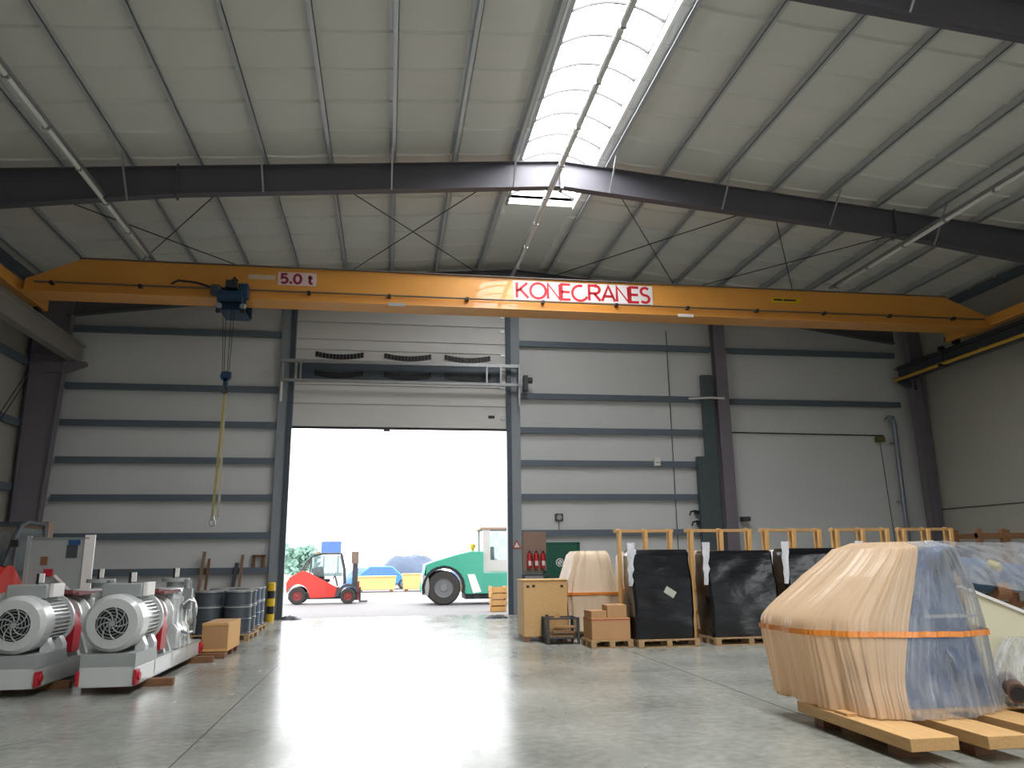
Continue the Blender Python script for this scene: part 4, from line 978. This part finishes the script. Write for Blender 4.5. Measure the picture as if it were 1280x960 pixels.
# ------------------------------------------------------------------ vehicles
def wheel(t, x, y, r, w, rim):
    mb = MB(); mb.lathe([(r*.55,-w/2),(r*.9,-w/2),(r,-w*.3),(r,w*.3),(r*.9,w/2),(r*.55,w/2)], (x,y,r), 'Y', 28, cap=False); o = mb.build('wheel', m_tyre, t)
    mb = MB(); mb.lathe([(0,-w*.42),(r*.2,-w*.42),(r*.25,-w*.3),(r*.5,-w*.3),(r*.56,-w*.48),(r*.56,w*.48),(r*.5,w*.3),(0,w*.3)], (x,y,r), 'Y', 24); mb.build('rim', rim, o)
def forklift(label, loc, rz):
    t = thing('forklift', label, 'forklift', loc, rz)
    def circ(cx, cz, r, a0, a1, n=8): return [(cx+r*math.cos(R(a0+(a1-a0)*k/n)), cz+r*math.sin(R(a0+(a1-a0)*k/n))) for k in range(n+1)]
    poly = [(-.48,.55),(-.5,.92),(-.36,1.18),(.12,1.44),(.34,1.44),(1.0,1.08),(1.72,.72),(1.62,.3),(.56,.26)] + circ(0,.38,.5,0,165,8)
    mb = MB(); mb.prism(poly, -.56, .56); mb.build('body', m_lred, t, bevel=.03)
    mb = MB(); mb.box(-.4,2.3,-.42,.42,.22,.5); mb.build('chassis', m_dgrey, t)
    for ya in (-.6, .36):
        mb = MB(); mb.prism([(1.62,.3),(1.74,.74)]+circ(2.2,.36,.5,150,20,7)+circ(2.2,.36,.38,20,180,7), ya, ya+.24); mb.build('fender', m_dgrey, t)
    for y in (-.52,.52): wheel(t, 0, y*.92, .38, .24, m_rim_red); wheel(t, 2.2, y, .34, .26, m_rim_red)
    mb = MB()
    for y in (-.5,.5):
        mb.tube([(.1,y,1.42),(.35,y,1.85),(.62,y,2.12),(.95,y,2.2),(1.82,y,2.2)], .04, 8); mb.tube([(1.82,y,2.2),(1.98,y,1.5),(2.02,y,.85)], .04, 8); mb.tube([(.5,y,1.35),(.56,y,2.08)], .03, 8)
    for x, z in ((.62,2.12),(.95,2.2),(1.25,2.2),(1.55,2.2),(1.82,2.2)): mb.bar((x,-.5,z),(x,.5,z),.05,.03)
    mb.build('overhead_guard', m_dgrey, t)
    mb = MB(); mb.box(.95,1.35,-.25,.25,.95,1.08); mb.bar((.9,0,1.05),(.78,0,1.6),.46,.1,(0,1,0)); mb.build('seat', m_black, t, bevel=.03)
    mb = MB(); mb.tube([(1.7,0,.75),(1.58,0,1.2)], .03, 8); mb.tube([(1.56+.06*math.cos(a*.5236), .16*math.sin(a*.5236), 1.22+.14*math.cos(a*.5236)) for a in range(13)], .016, 6, cap=False); mb.build('steering_wheel', m_black, t)
    mb = MB(); mb.box(.57,.575,-.46,.46,1.4,2.05); mb.box(.62,1.9,-.5,-.495,1.2,2.1); mb.box(.62,1.9,.495,.5,1.2,2.1); mb.build('windows', m_glass, t)
    mb = MB()
    for y in (-.34,.34): mb.box(2.36,2.58,y-.05,y+.05,.15,2.25)
    for z in (.4,1.2,2.15): mb.box(2.44,2.54,-.36,.36,z-.05,z+.05)
    mb.tube([(2.49,0,.3),(2.49,0,1.9)], .05, 10); mb.build('mast', m_dgrey, t)
    mb = MB(); mb.box(2.3,2.61,-.42,.42,1.75,2.28); mb.build('mast_head', M('mast_brown', '#7d6a5c', .6), t)
    mb = MB(); mb.box(2.58,2.68,-.5,.5,.15,.26); mb.box(2.58,2.68,-.5,.5,.55,.66); 
    for y in (-.45,0,.45): mb.box(2.6,2.66,y-.03,y+.03,.2,.95)
    mb.build('fork_carriage', m_rim_red, t)
    for y in (-.3,.3):
        mb = MB(); mb.box(2.68,2.74,y-.06,y+.06,.06,.7); mb.box(2.68,3.05,y-.06,y+.06,.05,.1); mb.build('fork', m_dgrey, t)
    mb = MB(); mb.lathe([(0,0),(.05,0),(.05,.08),(.03,.1),(0,.1)], (.72,.3,2.2), 'Z', 12); mb.build('beacon', m_tape, t)
    mb = MB(); mb.box(.02,.08,-.7,-.58,1.75,1.87); mb.bar((.06,-.6,1.8),(.3,-.5,1.78),.02,.02); mb.build('mirror', m_black, t)
    return t
fk = forklift('red forklift parked outside in the yard, seen through the open goods door', (-3.5, 33.5, -.02), 0); fk.scale = (.9, .9, .9)
fk2 = dup(fk, (-7.72, 16.3, 0), R(94), 'red forklift standing inside by the side wall behind the pump skids', scale=1.12)

def heavy(label, loc):
    t = thing('heavy_forklift', label, 'heavy forklift', loc)
    def circ(cx, cz, r, a0, a1, n=10): return [(cx+r*math.cos(R(a0+(a1-a0)*k/n)), cz+r*math.sin(R(a0+(a1-a0)*k/n))) for k in range(n+1)]
    poly = [(-.76,.45),(-.8,1.2),(-.74,1.6),(-.4,1.72),(.5,1.98),(1.15,2.12),(1.62,2.1),(1.62,1.25),(4.9,1.25),(4.9,.45),(.95,.42)] + circ(0,.68,.85,-15,195,12)
    mb = MB(); mb.prism(poly, -1.1, 1.1); mb.build('body', m_teal, t, bevel=.03)
    mb = MB(); mb.prism(circ(0,.68,.86,-15,195,12)+circ(0,.68,.76,195,-15,12), -1.13, -1.0); mb.build('wheel_arch', m_black, t)
    mb = MB(); mb.prism([(-.82,.4),(-.62,.4),(-.58,.75),(-.62,1.15),(-.84,1.2)], -1.12, 1.12); mb.build('counterweight', m_mgrey, t)
    mb = MB(); mb.prism([(.95,1.2),(1.25,1.2),(1.52,.5),(1.18,.45)], -1.12, -1.1); mb.build('white_stripe', m_white, t)
    mb = MB(); mb.box(.9,4.8,-.9,.9,.22,.45)
    for x in (1.2,1.7,2.2,2.7): mb.box(x,x+.25,-1.0,-.9,.25,.4)
    mb.build('chassis', m_dsteel, t)
    for x in (0, 3.9):
        for y in (-.9,.9): wheel(t, x, y, .68, .42, m_rim_grey)
    mb = MB(); mb.box(1.62,3.3,-.95,.95,1.25,1.32); mb.box(1.62,3.3,-.97,-.92,1.3,1.75); mb.box(1.62,1.68,-.95,.95,1.3,1.75)
    mb.build('cab_lower', m_cab, t)
    for bx in ((1.6,1.9,-.98,-.9,1.2),(1.6,1.72,.9,.98,1.2),(3.2,3.32,-.98,-.9,1.3),(3.2,3.32,.9,.98,1.3),(2.7,2.78,-.98,-.92,1.3)): B(*bx,2.98).build('cab_pillar', m_cab, t)
    mb = MB(); mb.box(1.5,3.4,-1.02,1.02,2.98,3.08); mb.build('cab_roof', M('cab_roof_brown', '#a88f7c', .6), t, bevel=.02)
    mb = MB(); mb.box(1.9,2.7,-.95,-.94,1.75,2.95); mb.box(2.78,3.2,-.95,-.94,1.75,2.95); mb.box(1.9,3.2,.94,.95,1.75,2.95); mb.box(1.64,1.65,-.9,.9,1.75,2.95); mb.build('windows', m_glass, t)
    mb = MB(); mb.box(2.1,2.5,-.25,.25,1.32,1.75); mb.box(2.05,2.17,-.25,.25,1.7,2.3); mb.build('seat', m_black, t, bevel=.03)
    mb = MB(); mb.lathe([(0,0),(.08,0),(.06,.12),(.12,.14),(.12,.3),(.05,.34),(0,.34)], (1.28,0,2.1), 'Z', 14); mb.build('exhaust', m_yellow, t)
    mb = MB(); mb.tube([(1.75,-.6,3.0),(1.7,-.6,3.55)], .015, 6); mb.build('antenna', m_black, t)
    mb = MB()
    for y in (-.6,.6): mb.box(4.85,5.1,y-.12,y+.12,.2,3.4)
    for z in (.6,1.8,3.3): mb.box(4.88,5.06,-.6,.6,z-.08,z+.08)
    mb.build('mast', m_dgrey, t)
    for y in (-.5,.5): B(5.1,6.5,y-.1,y+.1,.08,.16).build('fork', m_dsteel, t)
    return t
heavy('big green heavy forklift with cab parked outside the goods door', (2.14, 31.4, -.02)); bpy.data.objects['heavy_forklift'].scale = (.94, .94, .94)

# yard things
def skip(label, x0, x1, y, z1):
    t = thing('yellow_container', label, 'container', ((x0+x1)/2, y, -.02), 0, 'yellow containers in the yard'); w = (x1-x0)/2
    mb = MB(); mb.prism([(-w+.06,.12),(w-.06,.12),(w,z1),(-w,z1)], -.6, .6); mb.build('bin', m_skip, t, bevel=.02)
    B(-w-.02,w+.02,-.63,.63,z1,z1+.06).build('rim', m_skip, t)
    for x in (-w+.25, w-.25): B(x-.08,x+.08,-.55,.55,0,.12).build('foot', m_brown, t)
skip('yellow container in the yard beside the red forklift', -1.66, .52, 45.4, .8)
skip('yellow container in the yard beside the green heavy forklift', .86, 2.9, 45.6, .9)
def heap(label, x0, x1, y0, y1, h, mat, seed, cat='tarp heap', name='tarp_heap'):
    rows = []; n = 22
    for i in range(n+1):
        row = []
        for j in range(15):
            u, v = i/n, j/14
            e = (math.sin(PI*u)**.5)*(math.sin(PI*v)**.5)
            z = h*e*(.85+.28*noise.noise(Vector((u*2.5+seed, v*2, seed)))+.08*noise.noise(Vector((u*9, v*7, seed))))
            row.append(Vector((x0+(x1-x0)*u, y0+(y1-y0)*v, max(0, z)-.02)))
        rows.append(row)
    return tag(MB().rings(rows, cap=False, closed=False).build(name, mat), label, cat, 'covered heaps in the yard')
heap('blue tarpaulin heap in the yard between forklift and containers', -3.0, .6, 54, 56.5, 1.5, m_tarp, 1)
heap('dark grey-blue tarpaulin heap behind the yellow containers', -.8, 4.4, 58, 62, 2.5, m_dtarp, 4)
heap('large blue tarpaulin heap behind the green heavy forklift', 4.6, 9.8, 60, 64, 2.4, m_tarp, 9)
car = thing('car', 'small blue car behind the yellow container in the yard', 'car', (-.2, 50, -.02))
mb = MB(); mb.prism([(-1.9,.3),(1.9,.3),(1.95,.7),(1.1,.85),(.55,1.35),(-.8,1.38),(-1.45,.9),(-1.95,.75)], -.8, .8); mb.build('body', M('car_blue', '#3f86c4', .3, 0, .05, coat=.5), car, bevel=.06)
mb = MB(); mb.prism([(1.0,.86),(.5,1.3),(-.75,1.32),(-1.3,.9)], -.81, .81); mb.build('windows', M('car_glass', '#557fae', .2), car)
for x in (-1.2,1.2):
    for y in (-.72,.72): wheel(car, x, y, .31, .18, m_rim_grey)
sn = thing('hoarding', 'blue rectangular hoarding on posts far out in the yard', 'hoarding', (-4.75, 70, -.02))
B(-.85,.85,-.05,.05,2.45,3.4).build('board', m_tarp, sn); 
for x in (-.6,.6): B(x-.06,x+.06,.05,.15,0,3.3).build('post', m_mgrey, sn)
def bush(label, x, y, r, h, seed):
    mb = MB(); rr = random.Random(seed)
    for k in range(420):
        a, b = rr.uniform(0, 2*PI), rr.random(); c = rr.uniform(.05, 1)
        q = Vector((math.cos(a)*r*math.sqrt(b), math.sin(a)*r*.5*math.sqrt(b), h*c*(1-.25*b)))
        d = .22; u = Vector((rr.uniform(-1,1), rr.uniform(-1,1), rr.uniform(-1,1))).normalized(); w = u.orthogonal().normalized()
        mb.add([q-u*d-w*d, q+u*d-w*d, q+u*d+w*d, q-u*d+w*d], [(0,1,2,3)])
    t = thing('bush', label, 'bush', (x, y, -.02)); mb.build('foliage', m_hedge, t)
    m2 = MB(); m2.tube([(0,0,0),(0,0,h*.6)], .12, 8); m2.build('stem', m_brown, t)
bush('green bush in the yard near the goods door post', -9.2, 72, 1.5, 3.4, 3)
bush('green bush in the yard just behind the red forklift', -7.3, 74, 1.3, 3.2, 5)
heap('pale yellow sand heap in the yard beneath the bushes', -12, -6, 62, 66, 1.0, M('sand', '#cbbf8a', .9), 6, 'sand heap', 'sand_heap')
# crates just outside the door jamb
for k in range(4):
    t = thing('wooden_tray', ['bottom', 'second lowest', 'second highest', 'topmost'][k]+' yellowish wooden tray of the stack outside the door post', 'tray', (3.62, 26.2, -.02+.2*k), R(3*k-4), 'wooden trays stacked outside')
    for y in (-.28,.28): B(-.24,.24,y-.02,y+.02,.02,.17).build('side_board', m_lath, t)
    for x in (-.24,.24): B(x-.02,x+.02,-.28,.28,.05,.2).build('end_board', m_timber, t)
    B(-.24,.24,-.28,.28,0,.02).build('base', m_lath, t)
# rubber clutter by the threshold
for k, (x, y, lb) in enumerate(((-2.75, 24.2, 'dark crumpled rag on the floor at the door post by the bollard'), (3.1, 22.9, 'dark crumpled rag on the floor by the chipboard crate'))):
    rows = []
    for i in range(13):
        row = []
        for j in range(9):
            u, v = i/12, j/8; e = (math.sin(PI*u)*math.sin(PI*v))**.6
            row.append(Vector((x+(u-.5)*.7, y+(v-.5)*.35, max(.002, .14*e*(.6+.8*noise.noise(Vector((u*5, v*5, k*3+1))))))))
        rows.append(row)
    tag(MB().rings(rows, cap=False, closed=False).build('rag', m_dgrey), lb, 'rag')

# ------------------------------------------------------------------ light, world, camera
W = bpy.data.worlds.new('overcast'); SC.world = W; W.use_nodes = True
nt = W.node_tree; bg = nt.nodes['Background']
tc = nt.nodes.new('ShaderNodeTexCoord'); nz = nt.nodes.new('ShaderNodeTexNoise'); nz.inputs['Scale'].default_value = 1.2; nz.inputs['Detail'].default_value = 4
nt.links.new(tc.outputs['Generated'], nz.inputs['Vector'])
rp = nt.nodes.new('ShaderNodeValToRGB'); rp.color_ramp.elements[0].color = (.93,.96,1,1); rp.color_ramp.elements[1].color = (1,1,1,1)
nt.links.new(nz.outputs['Fac'], rp.inputs[0]); nt.links.new(rp.outputs[0], bg.inputs['Color'])
bg.inputs['Strength'].default_value = 2.8
def portal(name, loc, rot, sx, sy):
    l = bpy.data.lights.new(name, 'AREA'); l.shape = 'RECTANGLE'; l.size = sx; l.size_y = sy; l.cycles.is_portal = True
    o = bpy.data.objects.new(name, l); COL.objects.link(o); o.location = loc; o.rotation_euler = rot
portal('door_daylight_portal', (.34, YB+.2, 2.98), (R(-90),0,0), 6.8, 5.8)
portal('added_gate_portal', (XR+.25, -3, 3.2), (0, R(90), 0), 6.4, 9)  # guides daylight through the added, unseen gate opening

cam = bpy.data.cameras.new('camera'); co = bpy.data.objects.new('camera', cam); COL.objects.link(co)
pitch, yaw, roll = R(12.7727), R(9.0528), R(-.6808)
f = Vector((math.sin(yaw)*math.cos(pitch), math.cos(yaw)*math.cos(pitch), math.sin(pitch)))
r_ = Vector((math.cos(yaw), -math.sin(yaw), 0)); u_ = r_.cross(f)
r2 = r_*math.cos(roll) + u_*math.sin(roll); u2 = -r_*math.sin(roll) + u_*math.cos(roll)
mw = Matrix((r2, u2, -f)).transposed().to_4x4(); mw.translation = (0, 0, 1.6); co.matrix_world = mw
cam.sensor_width = 36; cam.lens = 972.75/1280*36; cam.clip_end = 500
SC.camera = co
vs = SC.view_settings; vs.view_transform = 'Standard'; vs.look = 'None'; vs.gamma = 1; vs.use_curve_mapping = False; vs.exposure = .66
SC.cycles.max_bounces = 10; SC.cycles.diffuse_bounces = 6; SC.cycles.transparent_max_bounces = 16
SC.cycles.use_denoising = True
SC.cycles.sample_clamp_indirect = 6
